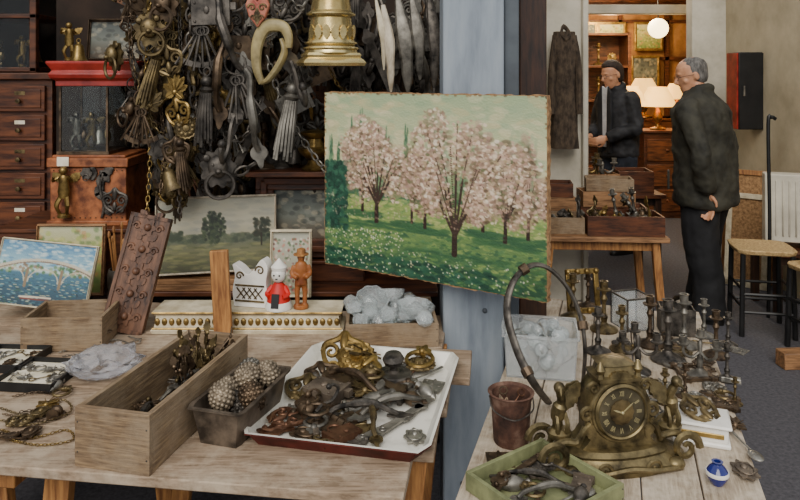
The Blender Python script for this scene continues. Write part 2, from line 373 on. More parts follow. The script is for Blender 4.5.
# ================================================================ STRUCTURE
g=G(); g.box(16,18,.1,X(0,4,-.05)); S('floor',g,MT['asphalt'])
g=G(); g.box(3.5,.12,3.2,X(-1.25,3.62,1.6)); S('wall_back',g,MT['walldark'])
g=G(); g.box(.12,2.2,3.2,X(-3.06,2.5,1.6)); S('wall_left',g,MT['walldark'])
g=G(); g.box(.15,4.9,3.2,X(2.93,4.35,1.6)); S('wall_right',g,MT['plaster'])
g=G(); g.box(4.6,.12,3.2,X(2.9,10.6,1.6)); S('wall_far',g,MT['warm'])
g=G(); g.box(.12,4.4,3.2,X(5.1,8.5,1.6)); S('wall_far_right',g,MT['warm'])
g=G(); g.box(2.1,.12,3.2,X(4.06,6.88,1.6)); S('wall_divider',g,MT['plaster2'])
g=G(); g.box(.12,7.0,3.2,X(.62,7.2,1.6)); S('wall_passage',g,MT['plaster2'])
g=G(); g.box(3.9,1.7,.08,X(-1.2,3.55,2.6)); S('shade_ceiling',g,MT['ceil'])  # out-of-view slab added to darken the stall back, front edge set for sunlight
g=G(); g.box(4.6,4.6,.08,X(2.9,8.5,2.85)); S('ceiling_passage',g,MT['ceil'])
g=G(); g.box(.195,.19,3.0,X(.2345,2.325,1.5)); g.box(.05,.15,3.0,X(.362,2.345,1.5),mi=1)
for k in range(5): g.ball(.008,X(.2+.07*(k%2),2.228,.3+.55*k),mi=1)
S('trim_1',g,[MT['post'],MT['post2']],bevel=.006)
g=G(); g.box(.1,.1,3.0,X(.485,2.6,1.5)); S('trim_2',g,MT['dwoodZ'],bevel=.005)
g=G(); g.box(.34,.2,3.2,X(1.155,5.05,1.6)); g.box(.04,.05,3.2,X(1.3,4.92,1.6)); S('trim_3',g,MT['plaster2'],bevel=.01)
g=G(); g.box(.3,.14,3.2,X(2.71,6.2,1.6)); S('trim_4',g,MT['plaster2'],bevel=.01)
g=G(); g.box(2.1,.12,.09,X(1.76,6.86,2.24)); g.box(.14,.12,2.2,X(.82,6.86,1.1)); g.box(.07,.12,2.2,X(2.94,6.86,1.1),mi=0); g.box(1.9,.1,.06,X(1.78,6.86,2.56),mi=1); S('door_1',g,[MT['plaster2'],MT['dwood']],bevel=.008)
for k,(yy,zz) in enumerate(((7.7,2.62),(8.6,2.62),(9.5,2.5))):
    g=G(); g.box(4.3,.14,.16,X(2.9,yy,zz)); S('trim_%d'%(5+k),g,MT['dwood'],bevel=.008)
g=G()
for x in(1.2,1.9,2.6,3.3,4.0): g.box(.06,.05,2.6,X(x,10.5,1.4))
for z in(1.3,1.85,2.4,2.7): g.box(3.6,.05,.05,X(2.8,10.5,z))
S('window_1',g,MT['dwood'])
# ================================================================ LEFT TABLE
ZT=.78
ang=math.radians(-7.6); u=Vector((math.cos(ang),math.sin(ang),0)); v=Vector((-math.sin(ang),math.cos(ang),0)); o0=Vector((-.004,1.357,0))
g=G(); rz=-7.6
ws=[.17,.2,.19,.2,.14,.15]; d=0
for k,w in enumerate(ws):
    sr=[.01,.055,.07,.12,.03,.03][k]; sl=-1.75-.04*R.random()
    c=o0+v*(d+w/2)+u*((sr+sl)/2); g.box(sr-sl,w-.004,.022,X(c.x,c.y,ZT-.011-.002*(k%2),rz=rz)); d+=w
parts=[('table_top',g,MT['plank'],{'bevel':.003})]
def bxp(name,a,b,c_,M_,m,bv=.003): q=G(); q.box(a,b,c_,M_); return (name,q,m,{'bevel':bv})
for s,dd in((-1.5,.12),(-1.5,.85),(-.06,.2),(-.06,.85),(-.85,.12),(-.85,.85)):
    c=o0+v*dd+u*s
    parts.append(bxp('leg',.06,.03,.76,X(c.x+.03,c.y,.376,ry=6,rz=rz),MT['owood'])); parts.append(bxp('leg',.06,.03,.76,X(c.x-.07,c.y+.035,.376,ry=-7,rz=rz),MT['owood']))
for s in(-1.5,-.85,-.06):
    c=o0+v*.5+u*s; parts.append(bxp('crossbar',.05,.9,.05,X(c.x-.02,c.y,.728,rz=rz),MT['owood']))
parts.append(bxp('crossbar',1.6,.03,.05,X(-.8,1.55,.3,rz=rz),MT['owood']))
thing('market_table','weathered plank trestle table covered with antiques','table',parts)
ZB=.80
g=G(); g.box(2.4,.44,.018,X(-1.06,2.8,ZB-.009)); parts=[('bench_top',g,MT['dwood'],{'bevel':.003})]
for x in(-2.2,-1.2,.08): parts.append(bxp('support',.06,.2,.78,X(x,2.9,.39),MT['dwood']))
thing('side_bench','dark wooden bench standing behind the plank table','bench',parts)
def openbox(w,l,h,t=.012):
    g=G(); g.box(w-.001,l-.001,t,X(0,0,t/2))
    g.box(w,t,h,X(0,-l/2+t/2,h/2),1); g.box(w,t,h,X(0,l/2-t/2,h/2),1); g.box(t,l-2*t,h-.002,X(-w/2+t/2,0,h/2)); g.box(t,l-2*t,h-.002,X(w/2-t/2,0,h/2))
    for sx in(-1,1):
        for z in(.25,.75): g.ball(.0022,X(sx*(w/2-t/2),-l/2,h*z),2,n=6,k=4)
    return g
def pan(w,l,h,fl=.02,t=.004,lip=.008):
    g=G()
    def rr(a,b,z): return [(x*a/2,y*b/2,z) for x,y in((-1,-.86),(-.9,-1),(.9,-1),(1,-.86),(1,.86),(.9,1),(-.9,1),(-1,.86))]
    g.rings([rr(w-2*fl,l-2*fl,0),rr(w,l,h-.002),rr(w+2*lip,l+2*lip,h-.003),rr(w+2*lip,l+2*lip,h)],mi=0); g.f.pop(); g.mi.pop()
    g.rings([rr(w+2*lip-.001,l+2*lip-.001,h),rr(w-t,l-t,h),rr(w-2*fl-t,l-2*fl-t,t)],mi=1); g.f.pop(-2); g.mi.pop(-2)
    return g
WM=[MT['crate'],MT['crateX'],MT['iron']]; DM=[MT['dwood'],MT['dwood'],MT['iron']]; OM=[MT['owoodX'],MT['owoodX'],MT['iron']]
BX=X(-.545,1.672,ZT,rz=-13)
thing('wooden_crate','long open weathered grey brown wooden crate with brass ornaments','crate',[('crate_body',openbox(.175,.46,.125,.013),WM,{'bevel':.002})],BX)
PX=X(-.372,1.655,ZT,rz=-16)
thing('metal_pan','tapered dark tin loaf pan filled with pine cone finials','pan',[('pan',pan(.125,.25,.085,.014),[MT['tin'],MT['tin']])],PX)
TX=X(-.095,1.76,ZT,rz=-12)
thing('enamel_tray','white enamel tray with maroon rim full of old hardware','tray',[('tray',pan(.42,.535,.034,.02,lip=.005),[MT['enred'],MT['enamel']])],TX)
GX=X(-.03,2.235,ZT,rz=3)
thing('wooden_crate','shallow wooden crate filled with cut glass stoppers','crate',[('crate_body',openbox(.28,.26,.07,.01),WM,{'bevel':.002})],GX)
SX=X(-1.01,2.16,ZT,rz=4)
thing('wooden_box','small open brown wooden box on the plank table','box',[('box_body',openbox(.235,.17,.1,.01),WM,{'bevel':.002})],SX)
# ================================================================ HARDWARE KINDS
def lob(a,b,k,amp,n=48,ph=0): return [(a*(1+amp*math.cos(k*t+ph))*math.cos(t),b*(1+amp*math.cos(k*t+ph))*math.sin(t)) for t in [2*math.pi*i/n for i in range(n)]]
def spiral(g,cx,cz,r,turns,sgn,w,m=None,y=0):
    P=[];n=22
    for i in range(n):
        t=i/(n-1); a=turns*2*math.pi*t; q=r*(1-.85*t); P.append((cx+sgn*q*math.cos(a),y,cz+q*math.sin(a)))
    g.tube(P,[w*(1-.5*i/n) for i in range(n)],6,m)
def k_esc():
    g=G(); g.prism(lob(.028,.04,8,.14),.004); g.prism(lob(.018,.027,6,.1),.008); g.ell(0,-.004,.008,.008,.006,.01); g.ring(.02,.002,X(0,-.005,0),sz=1.4); return [('escutcheon',g)]
def k_pull():
    a=G(); a.prism(lob(.04,.02,6,.18,ph=3.14),.004); a.ell(-.024,-.006,0,.007,.008,.007); a.ell(.024,-.006,0,.007,.008,.007)
    b=G(); b.tube(cat([(-.024,-.012,0),(-.03,-.014,-.014),(-.014,-.014,-.026),(0,-.015,-.022),(.014,-.014,-.026),(.03,-.014,-.014),(.024,-.012,0)],4),.003,6); return [('back_plate',a),('bail',b)]
def k_key():
    g=G(); g.ring(.014,.003,X(0,0,.035),sx=1.1); g.tube([(0,0,.022),(0,0,-.045)],.003,8); g.box(.014,.003,.012,X(.008,0,-.037)); g.box(.004,.003,.006,X(.015,0,-.046)); g.ball(.005,X(0,0,.02)); return [('key',g)]
def k_keys():
    g=G(); g.ring(.022,.0022,X(0,0,.055))
    for i,a in enumerate((-30,-18,-7,4,15,27)):
        m=X(0,.006*(i%3)-.006,.034,ry=a)@X(0,0,-.045); g.ring(.009,.0028,m@X(0,0,.03),n=12); g.tube([m@Vector((0,0,.02)),m@Vector((0,0,-.05-.008*(i%2)))],.003,6); g.box(.012,.003,.012,m@X(.007,0,-.043))
    return [('key_bunch',g)]
def k_tassel():
    g=G(); g.ring(.008,.002,X(0,0,.075)); g.ball(.012,X(0,0,.055)); g.lathe([(.008,.046),(.014,.04),(.009,.032),(.012,.03)],12)
    for i in range(14):
        a=i*2*math.pi/14; g.tube([(.009*math.cos(a),.009*math.sin(a),.034),(.013*math.cos(a),.013*math.sin(a),-.01),(.015*math.cos(a+.2),.015*math.sin(a+.2),-.055-.008*(i%3))],.003,5)
    return [('tassel',g)]
def k_ring():
    g=G(); g.ring(.028,.0045); g.ball(.009,X(0,0,.03)); g.prism(lob(.016,.018,5,.2),.006,X(0,.004,.036)); return [('ring_handle',g)]
def k_scroll():
    g=G()
    for s in(-1,1):
        spiral(g,s*.022,.0,.016,1.3,s,.005); spiral(g,s*.018,-.03,.012,1.2,-s,.004)
        g.tube(cat([(0,0,.04),(s*.012,0,.025),(s*.036,0,.012),(s*.03,0,-.02),(s*.004,0,-.04)],4),[.003]+[.005]*15+[.003],6)
    g.ell(0,-.002,.02,.008,.006,.02); g.ell(0,-.002,-.02,.007,.006,.016); return [('scroll_mount',g)]
def leafpts(l,w):
    out=[];n=10
    for i in range(n+1):
        t=i/n; out.append((w*math.sin(math.pi*t)**.8*(1+.25*(i%2)),l*t))
    return out+[(-x,z) for x,z in out[-2:0:-1]]
def k_leaf():
    g=G()
    for a,l in((-60,.04),(-30,.05),(0,.062),(30,.05),(60,.04),(120,.03),(-120,.03)):
        g.prism(leafpts(l,.009),.004,X(ry=a,rx=R.uniform(-12,4))); g.tube([(0,-.003,0),(math.sin(math.radians(a))*l*.9,-.004,math.cos(math.radians(a))*l*.9)],.0015,5)
    g.ball(.009); return [('leaf_mount',g)]
def k_rosette():
    g=G(); g.lathe([(.036,-.003),(.038,0),(.034,.004),(.03,.002),(.024,.005),(.012,.004),(.01,.01),(.003,.012)],32,X(rx=90),lobes=16,amp=.05)
    for i in range(10):
        a=i*36; g.ell(.021*math.cos(math.radians(a)),-.004,.021*math.sin(math.radians(a)),.006,.004,.006,n=8,k=5)
    return [('rosette',g)]
def k_hinge():
    g=G(); g.box(.03,.003,.07,X(-.018,0,0)); g.box(.03,.003,.07,X(.018,0,0))
    for i in range(5): g.tube([(0,-.002,-.035+.014*i+.001),(0,-.002,-.035+.014*i+.013)],.0045,8)
    for x in(-.022,.022):
        for z in(-.025,0,.025): g.ell(x,-.002,z,.003,.0015,.003,n=6,k=4)
    return [('hinge',g)]
def k_drop():
    g=G(); g.lathe([(.002,.05),(.006,.045),(.003,.035),(.012,.028),(.006,.018),(.015,.004),(.018,-.012),(.01,-.03),(.004,-.036),(.008,-.044),(.001,-.052)],14); g.ring(.008,.002,X(0,0,.056)); return [('drop_finial',g)]
def k_handle():
    g=G(); g.tube(cat([(0,0,.08),(.006,-.01,.06),(.0,-.022,.02),(0,-.024,-.02),(-.004,-.01,-.06),(0,0,-.08)],4),[.006]*8+[.009]*6+[.006]*7,8)
    g.prism(lob(.014,.026,4,.2),.005,X(0,.004,.085)); g.prism(lob(.014,.026,4,.2),.005,X(0,.004,-.085)); return [('pull_handle',g)]
def k_knocker():
    a=G(); a.prism(lob(.034,.038,9,.12),.006); a.ell(0,-.012,.004,.02,.014,.024); a.ell(0,-.026,-.004,.007,.008,.006)
    for s in(-1,1): a.ell(s*.009,-.022,.01,.004,.004,.004,n=8,k=5); a.ell(s*.02,-.006,.024,.008,.006,.008,n=8,k=5)
    b=G(); b.ring(.028,.004,X(0,-.02,-.032)); return [('mask_plate',a),('knocker_ring',b)]
def k_candle():
    a=G(); a.lathe([(.05,0),(.05,.006),(.04,.012),(.018,.02),(.01,.03),(.014,.05),(.008,.06),(.007,.1),(.013,.115),(.007,.13),(.01,.14)],18)
    b=G(); b.lathe([(.008,.14),(.024,.146),(.026,.15),(.014,.153),(.014,.175),(.017,.178),(.011,.178),(.011,.16)],18); return [('stem',a),('drip_cup',b)]
def k_branch():
    a=G()
    a.lathe([(.045,0),(.045,.006),(.02,.018),(.008,.03),(.012,.06),(.007,.08),(.009,.12),(.004,.13)],16)
    b=[]
    for i,an in enumerate((0,120,240)):
        c,s=math.cos(math.radians(an)),math.sin(math.radians(an))
        a.tube(cat([(0,0,.09),(c*.03,s*.03,.07),(c*.06,s*.06,.085),(c*.065,s*.065,.115)],4),.0055,6)
        b.append(('candle_cup',G().lathe([(.004,.112),(.02,.118),(.022,.124),(.012,.126),(.014,.15),(.009,.15),(.009,.13)],12,X(c*.065,s*.065,0))))
    return [('stem',a)]+b
def k_cone():
    g=G(); g.ball(.026,n=16,k=10,m=X(s=(1,1,1.15)))
    n=90
    for i in range(n):
        z=1-2*(i+.5)/n; a=i*2.39996; q=math.sqrt(1-z*z)
        p=Vector((q*math.cos(a),q*math.sin(a),z)); Q=p.to_track_quat('Z','Y').to_matrix().to_4x4()
        g.lathe([(.0052,0),(.0035,.003),(.0006,.0045)],6,Matrix.Translation((p.x*.0255,p.y*.0255,p.z*.0293))@Q)
    g.lathe([(.008,-.036),(.011,-.03),(.006,-.026)],10); return [('pine_cone_finial',g)]
def k_spray():
    g=G(); r=random.Random(4)
    for i in range(9):
        a=r.uniform(-70,70); l=r.uniform(.07,.13); e=(math.sin(math.radians(a))*l,r.uniform(-.04,.04),math.cos(math.radians(a))*l)
        g.tube(cat([(0,0,0),(e[0]*.3,e[1]*.2,e[2]*.6),e],4),.0025,5)
        for t in(.45,.7,1):
            g.prism(leafpts(.03,.009),.002,X(e[0]*t,e[1]*t,e[2]*t,rz=r.uniform(0,180),ry=a+r.uniform(-60,60)))
        g.ball(.006,X(*e),n=8,k=5)
    return [('leaf_spray',g)]
def k_cherub():
    g=G(); g.loft([(0,0,0,.014,.011),(0,0,.02,.018,.014),(0,0,.045,.014,.012),(0,0,.06,.017,.012),(0,0,.068,.007,.007)],12); g.ball(.012,X(0,-.003,.08))
    for s in(-1,1):
        g.tube(cat([(s*.014,0,.06),(s*.028,-.008,.05),(s*.02,-.02,.065)],3),.004,6); g.tube(cat([(s*.008,0,.005),(s*.016,-.012,-.02),(s*.01,-.004,-.045)],3),[.007]*4+[.005]*3,6)
        g.prism(leafpts(.045,.011),.004,X(s*.006,.012,.045,ry=s*55,rx=-10))
    g.lathe([(.018,-.056),(.018,-.05),(.012,-.044)],12); return [('figurine',g)]
def k_strip():
    g=G(); g.box(.018,.004,.15); g.prism(lob(.014,.02,4,.15),.004,X(0,0,.075)); g.ring(.006,.0015,X(0,-.003,-.06)); return [('metal_strip',g)]
def k_knob():
    g=G(); g.lathe([(.02,0),(.02,.004),(.008,.008),(.007,.018),(.018,.024),(.021,.032),(.016,.041),(.004,.044)],18); return [('knob_finial',g)]
def k_stopper():
    g=G(); g.lathe([(.007,0),(.009,.02),(.006,.026),(.02,.034),(.024,.046),(.018,.06),(.004,.066)],8); return [('glass_stopper',g)]
def k_lock():
    g=G(); g.box(.07,.014,.05); g.box(.008,.02,.055,X(.037,0,0)); g.ell(-.005,-.008,.004,.006,.003,.008)
    for x in(-.028,.022):
        for z in(-.018,.018): g.ell(x,-.008,z,.003,.002,.003,n=6,k=4)
    g.box(.012,.012,.014,X(.046,0,.01)); return [('rim_lock',g)]
def k_bell():
    g=G(); g.lathe([(.001,.03),(.006,.03),(.008,.024),(.016,.018),(.019,0),(.022,-.02),(.03,-.034),(.027,-.034),(.018,-.018),(.012,.012)],18); g.ring(.007,.002,X(0,0,.036)); g.ball(.006,X(0,0,-.034)); return [('hand_bell',g)]
def k_hook():
    g=G(); g.prism(lob(.012,.026,4,.2),.004,X(0,.008,.03)); g.tube(cat([(0,0,.03),(0,-.01,.01),(0,-.01,-.02),(0,-.03,-.04),(0,-.045,-.025),(0,-.045,-.012)],4),.004,6); g.ball(.007,X(0,-.045,-.01)); return [('coat_hook',g)]
def k_spoon():
    g=G(); g.tube([(0,0,.09),(0,0,.02),(0,-.004,-.03)],[.006,.003,.004],6,flat=.5); g.ell(0,-.002,-.055,.017,.006,.027); return [('spoon',g)]
def k_frame():
    g=G()
    for x,z,a,b in((0,-.05,.1,.014),(0,.05,.1,.014),(-.04,0,.014,.1),(.04,0,.014,.1)): g.box(a,.008,b,X(x,0,z))
    for x in(-.04,.04):
        for z in(-.05,.05): g.prism(lob(.013,.013,5,.2),.012,X(x,0,z))
    return [('miniature_frame',g)]
def k_disc():
    g=G(); g.lathe([(.036,0),(.038,.003),(.034,.006),(.028,.005),(.012,.007),(.011,.012),(.002,.013)],32,X(rx=90)); return [('disc',g)]
CATN=dict(tassel='tassel',disc='disc',keys='keys',frame='frame',esc='keyhole plate',pull='drawer pull',key='key',ring='ring handle',scroll='ornament',leaf='ornament',rosette='rosette',hinge='hinge',drop='finial',handle='handle',knocker='door knocker',candle='candlestick',branch='candelabra',cone='finial',spray='ornament',cherub='figurine',strip='metal strip',knob='finial',stopper='glass stopper',lock='lock',bell='bell',hook='hook',spoon='spoon')
NM=dict(tassel='tassel',disc='metal_disc',keys='key_bunch',frame='miniature_frame',esc='keyhole_escutcheon',pull='drawer_pull',key='old_key',ring='iron_ring',scroll='scroll_mount',leaf='leaf_mount',rosette='rosette',hinge='hinge',drop='drop_finial',handle='bar_pull_hardware',knocker='door_knocker',candle='candlestick',branch='candelabra',cone='pine_cone_finial',spray='leaf_spray_ornament',cherub='cherub_figurine',strip='metal_strip',knob='knob_finial',stopper='glass_stopper',lock='rim_lock',bell='hand_bell',hook='coat_hook',spoon='spoon')
DS=dict(tassel='stranded metal tassel',disc='round disc with raised centre',keys='bunch of keys on a ring',frame='miniature frame',esc='keyhole plate',pull='drawer pull',key='old key',ring='ring handle',scroll='double scroll mount',leaf='fanned leaf mount',rosette='petalled rosette',hinge='flat butt hinge',drop='turned drop finial',handle='curved bar handle',knocker='mask door knocker',candle='turned candlestick',branch='three branched candelabra',cone='scaly pine cone finial',spray='leafy spray ornament',cherub='winged cherub figurine',strip='flat metal strip',knob='turned knob',stopper='faceted glass stopper',lock='rectangular rim lock',bell='small bell',hook='curled coat hook',spoon='old spoon')
MN=dict(cone='grey beige',stopper='clear glass',brass='brass',gold='gilt',obrass='tarnished brass',bronze='dark bronze',iron='blackened iron',silver='dull silver',pewter='grey pewter',copper='brown copper',glass='clear glass',tin='old tin',rust='rusty',bone='bone coloured',black='black')
KC={}
def put(kind,m,M_,where,group=None):
    key=(kind,m); lab=f"{MN[m]} {DS[kind]} {where}"
    if len(lab.split())>12: lab=f"{MN[m]} {DS[kind]}"
    if key in KC: return dup(KC[key],M_,lab,group)
    parts=[(p[0],p[1],MT[m]) for p in globals()['k_'+kind]()]
    o=thing(NM[kind],lab,CATN[kind],parts,M_,group or 'antique hardware'); KC[key]=o
    return o
def chain(pts,r,m,label,group='hanging chains',w=.25,name='chain'):
    P=cat(pts,12); g=G(); acc=0; step=r*2.3; k=0
    for a,b in zip(P[:-1],P[1:]):
        seg=(b-a).length
        while acc<=seg:
            p=a+(b-a)*(acc/seg if seg else 0); dd=(b-a).normalized(); Q=dd.to_track_quat('Z','Y').to_matrix().to_4x4()
            g.ring(r,r*w,Matrix.Translation(p)@Q@X(rz=90*(k%2)),n=10,k=5,sx=.75,sz=1.35); k+=1; acc+=step
        acc-=seg
    return thing(name,label,'chain',[(name,g,MT[m])],None,group)
def local(M_,x,y,z,rx=0,ry=0,rz=0,s=1): return M_@X(x,y,z,rx,ry,rz,s)
def flat(M_,x,y,z,rz,s=1,tilt=0): return M_@X(x,y,z,rz=rz)@X(rx=-90+tilt,s=s)
# --- enamel tray
W='in the white enamel tray'; GR='hardware in the enamel tray'
TL=[('rosette','brass',-.06,.16,.045,20,1.4,30),('scroll','brass',-.1,.17,.05,10,1.5,40),('leaf','obrass',-.04,.2,.04,160,1.4,30),('scroll','gold',-.03,.12,.035,-30,1.3,15),
('rosette','obrass',.11,.2,.022,0,1.15,0),('ring','brass',.11,.2,.036,0,1.3,10),('disc','iron',.055,.12,.02,0,1.3,0),('knob','iron',.055,.12,.022,0,1.4,0),
('strip','silver',.12,-.1,.016,-25,1.1,0),('strip','pewter',.15,-.03,.014,-15,.9,0),('strip','silver',.085,-.15,.014,-35,.9,0),('hinge','silver',.16,.1,.01,-10,.9,0),
('hinge','bronze',-.03,-.13,.012,60,1.5,4),('frame','bronze',-.0,-.02,.02,-35,1.5,8),('leaf','obrass',.01,-.01,.032,20,1.0,10),('handle','bronze',-.03,.03,.03,60,1.1,0),('hinge','iron',.03,-.19,.01,80,1.1,0),
('scroll','bronze',-.13,.08,.025,30,1.2,15),('scroll','obrass',-.15,.0,.024,10,1.3,10),('pull','bronze',-.12,-.08,.02,100,1.2,0),('scroll','copper',-.14,-.15,.018,-40,1.1,0),
('pull','copper',-.15,-.2,.012,30,1.,0),('esc','bronze',-.08,-.2,.01,70,.9,0),('pull','obrass',-.02,-.22,.01,5,.9,0),
('drop','silver',.15,.05,.02,40,1,0),('esc','silver',.165,-.16,.01,15,.8,0),('lock','iron',.06,.03,.02,-15,1.3,0),('knocker','obrass',-.0,.09,.025,20,1,0),
('hook','iron',-.06,-.11,.03,150,1.0,0),('handle','pewter',.09,-.06,.022,-50,1,0),('spoon','silver',.13,.14,.015,-30,.9,0),('lock','bronze',-.08,.04,.02,40,1.2,0),('cherub','pewter',.02,-.06,.03,120,.9,0),
('lock','tin',-.09,-.02,.03,-20,1.3,5),('handle','iron',.03,-.1,.02,100,1.,0),('ring','bronze',.1,.06,.02,0,1,0),('knocker','bronze',-.1,-.13,.02,60,1,0),('handle','obrass',.06,-.13,.02,20,.9,0),('drop','bronze',.12,.0,.02,70,1,0)]
for kd,m,x,y,z,a,s,t in TL:
    if kd in('knob','cherub','bell'): put(kd,m,local(TX,x,y,z,rz=a,rx=t+(80 if kd=='cherub' else 8),s=s),W,GR)
    else: put(kd,m,flat(TX,x,y,z,a,s*1.02,t),W,GR)
for i in range(24):
    put(R.choice(['esc','pull','key','drop','ring','hinge','strip','lock']),R.choice(['bronze','obrass','iron','tin','pewter','copper']),flat(TX,R.uniform(-.17,.1),R.uniform(-.22,.18),R.uniform(.009,.02),R.uniform(0,360),R.uniform(.7,1.),R.uniform(-6,6)),W,GR)
for x,y,z,m in((-.02,-.06,.085,'cone'),(-.005,.03,.095,'cone'),(.035,-.02,.075,'bronze'),(.03,.07,.09,'cone'),(-.03,.09,.08,'pewter'),(.0,-.02,.05,'iron'),(-.035,.0,.07,'cone')):
    put('cone',m,local(PX,x,y,z,rx=R.uniform(-50,50),ry=R.uniform(-40,40),s=1.05),'in the tin pan','pine cone finials in the pan')
for i in range(6): put(R.choice(['leaf','drop','scroll']),R.choice(['copper','bronze']),flat(PX,R.uniform(-.03,.03),R.uniform(-.09,.09),R.uniform(.02,.05),R.uniform(0,360),.9),'in the tin pan')
W='in the long wooden crate'; GR='ornaments in the long crate'
for x,y,z,a,m,s in((.0,.14,.035,0,'obrass',.95),(-.01,.09,.035,90,'bronze',.9),(.02,.16,.04,200,'bronze',.85),(.01,.12,.05,140,'obrass',.8)):
    put('spray',m,local(BX,x,y,z,rx=-15,rz=a,s=s),W,GR)
for i in range(18): put(R.choice(['handle','scroll','leaf','hook','pull','strip','knocker']),R.choice(['bronze','iron','obrass','pewter']),flat(BX,R.uniform(-.04,.04),R.uniform(-.12,.17),R.uniform(.02,.05),R.choice([0,180])+R.uniform(-35,35),.85,R.uniform(-15,15)),W,GR)
for i in range(24): put('stopper','stopper',local(GX,-.1+.05*(i%5)+R.uniform(-.01,.01),-.09+.045*(i//5),.012+.03*R.random(),rx=R.uniform(-40,40),ry=R.uniform(-40,40),s=1.15),'in the shallow crate','glass stoppers in the crate')
def glassbowl(M_,s,label):
    g=G(); g.lathe([(.02,0),(.035,.004),(.055,.03),(.06,.055),(.057,.055),(.052,.032),(.03,.008),(.004,.006)],20,lobes=10,amp=.04); thing('glass_bowl',label,'bowl',[('bowl',g,MT['stopper'])],M_@X(s=s))
glassbowl(local(GX,.07,-.05,.06),.9,'cut glass bowl resting on glass stoppers'); glassbowl(local(GX,-.06,.03,.065,rx=40),.9,'tilted cut glass dish in the wooden crate'); glassbowl(local(GX,.0,.05,.075,rx=-20),.8,'small cut glass dish heaped on glass stoppers')
for i in range(5): put(R.choice(['strip','spoon','handle']),R.choice(['iron','bronze']),flat(SX,R.uniform(-.07,.07),R.uniform(-.03,.03),.02+.008*i,90+R.uniform(-15,15),.8),'in the small wooden box')
for (x,y,w,l,rz_) in((22,378,.17,.17,-6),(-8,362,.16,.15,-4)):
    c=on(x+18,y,ZT); JX=X(c.x-.0,c.y,ZT,rz=rz_)
    g=openbox(w,l,.022,.006); g2=G(); g2.box(w-.014,l-.014,.003,X(0,0,.008))
    thing('jewellery_tray','shallow black tray lined for small jewellery on the table','tray',[('tray_body',g,[MT['black'],MT['black'],MT['black']]),('lining',g2,MT['paper'])],JX)
    for k in range(8):
        put(R.choice(['ring','esc','key','leaf']),R.choice(['obrass','silver','bronze']),flat(JX,-.06+.04*(k%4),-.03+.06*(k//4),.014,R.uniform(0,180),.55),'in the jewellery tray','trinkets in the jewellery trays')
for pts,m in(([(0,408),(30,415),(62,400),(70,412),(30,425),(0,420)],'obrass'),([(2,430),(30,438),(66,430),(72,440),(40,445),(10,440)],'brass'),([(60,352),(85,345),(118,340),(130,348),(100,358),(72,362)],'silver'),([(75,349),(110,350),(140,342),(128,336)],'silver'),([(64,356),(90,352),(120,346),(142,338)],'pewter'),([(14,396),(40,392),(60,396)],'bronze'),([(4,414),(40,421),(66,414),(50,408),(20,412)],'bronze')):
    chain([on(a,b,ZT+.004) for a,b in pts],.0035,m,f'{MN[m]} necklace chain coiled on the plank table','necklaces on the plank table',.28,'necklace')
for k,(x,y) in enumerate(((40,412),(52,416),(46,405),(58,384),(62,392),(30,432),(55,378),(20,420),(10,436))):
    p=on(x,y,ZT+.008); put(['esc','knob','leaf','drop','ring','esc','leaf','scroll','pull'][k],['obrass','bronze','brass','silver','obrass','bronze','pewter','obrass','bronze'][k],X(*p)@X(rx=-90,ry=0,s=.75),'on the bare planks')
g=G(); rr=random.Random(2); rs=[]
for i in range(12):
    t=i/11; rad=.085*math.sin(math.pi*(.1+.85*t))**.6
    rs.append([(rad*1.1*math.cos(a)*(1+rr.uniform(-.22,.22)),rad*.8*math.sin(a)*(1+rr.uniform(-.22,.22)),.075*t*(1+rr.uniform(-.25,.25) if t<.9 else 1)) for a in [2*math.pi*k/26 for k in range(26)]])
g.rings(rs); c=on(102,378,ZT); thing('plastic_bag','crumpled clear plastic bag lying on the planks','bag',[('bag',g,MT['bag'])],X(c.x,c.y+.02,ZT+.001,rz=20))
# ================================================================ back of table
g=G(); g.loft([(0,0,0,.30,.06),(0,0,.012,.305,.062),(0,0,.02,.295,.055),(0,0,.055,.29,.052),(0,0,.062,.3,.058),(0,0,.07,.3,.058)],40,sq=1)
parts=[('plinth_body',g,MT['cream'])]; g2=G(); g2.tube([(-.3,-.058,.066),(.3,-.058,.066)],.004,6); g2.tube([(-.3,-.058,.016),(.3,-.058,.016)],.004,6)
for i in range(26): g2.ell(-.285+.0228*i,-.055,.037,.009,.006,.012,n=8,k=6)
parts.append(('gilt_trim',g2,MT['brass']))
thing('carved_moulding','long cream carved plinth with gilt beaded trim','plinth',parts,X(-.485,2.275,ZT))
ZM=ZT+.071
P2=cat([(-.055,0,0),(-.06,0,.05),(-.052,0,.1),(-.06,0,.135),(-.035,0,.125),(-.01,0,.105),(.012,0,.12),(.04,0,.155),(.06,0,.13),(.055,0,.08),(.06,0,.04),(.055,0,0)],5)
g=G(); g.prism([(p.x,p.z) for p in P2],.045)
l=G()
for i in range(4):
    for s in(-1,1): l.box(.0028,.004,.045,X(-.03+.02*i,-.0245,.045,ry=s*40))
l.box(.1,.005,.005,X(0,-.024,.02)); l.box(.1,.005,.005,X(0,-.024,.07)); spiral(l,-.035,.1,.014,1.3,1,.003,y=-.024); spiral(l,.035,.12,.016,1.3,-1,.003,y=-.024)
thing('porcelain_ornament','cream porcelain ornament with gilt lattice on the plinth','ornament',[('ornament_body',g,MT['white'],{'bevel':.006}),('gilt_lattice',l,MT['obrass'])],X(-.48,2.28,ZM,rz=-12))
g=G(); g.lathe([(.036,0),(.038,.005),(.03,.04),(.018,.068),(.012,.075)],20); h=G(); h.ball(.022,X(0,0,.098,s=(1,1,1.1)))
h.lathe([(.02,0),(.024,.02),(.001,.045)],14,X(0,.004,.1)); e=G()
for s in(-1,1): e.ball(.003,X(s*.008,-.02,.1),n=6,k=4)
e.ell(0,-.021,.09,.004,.002,.002,n=6,k=4)
ar=[]
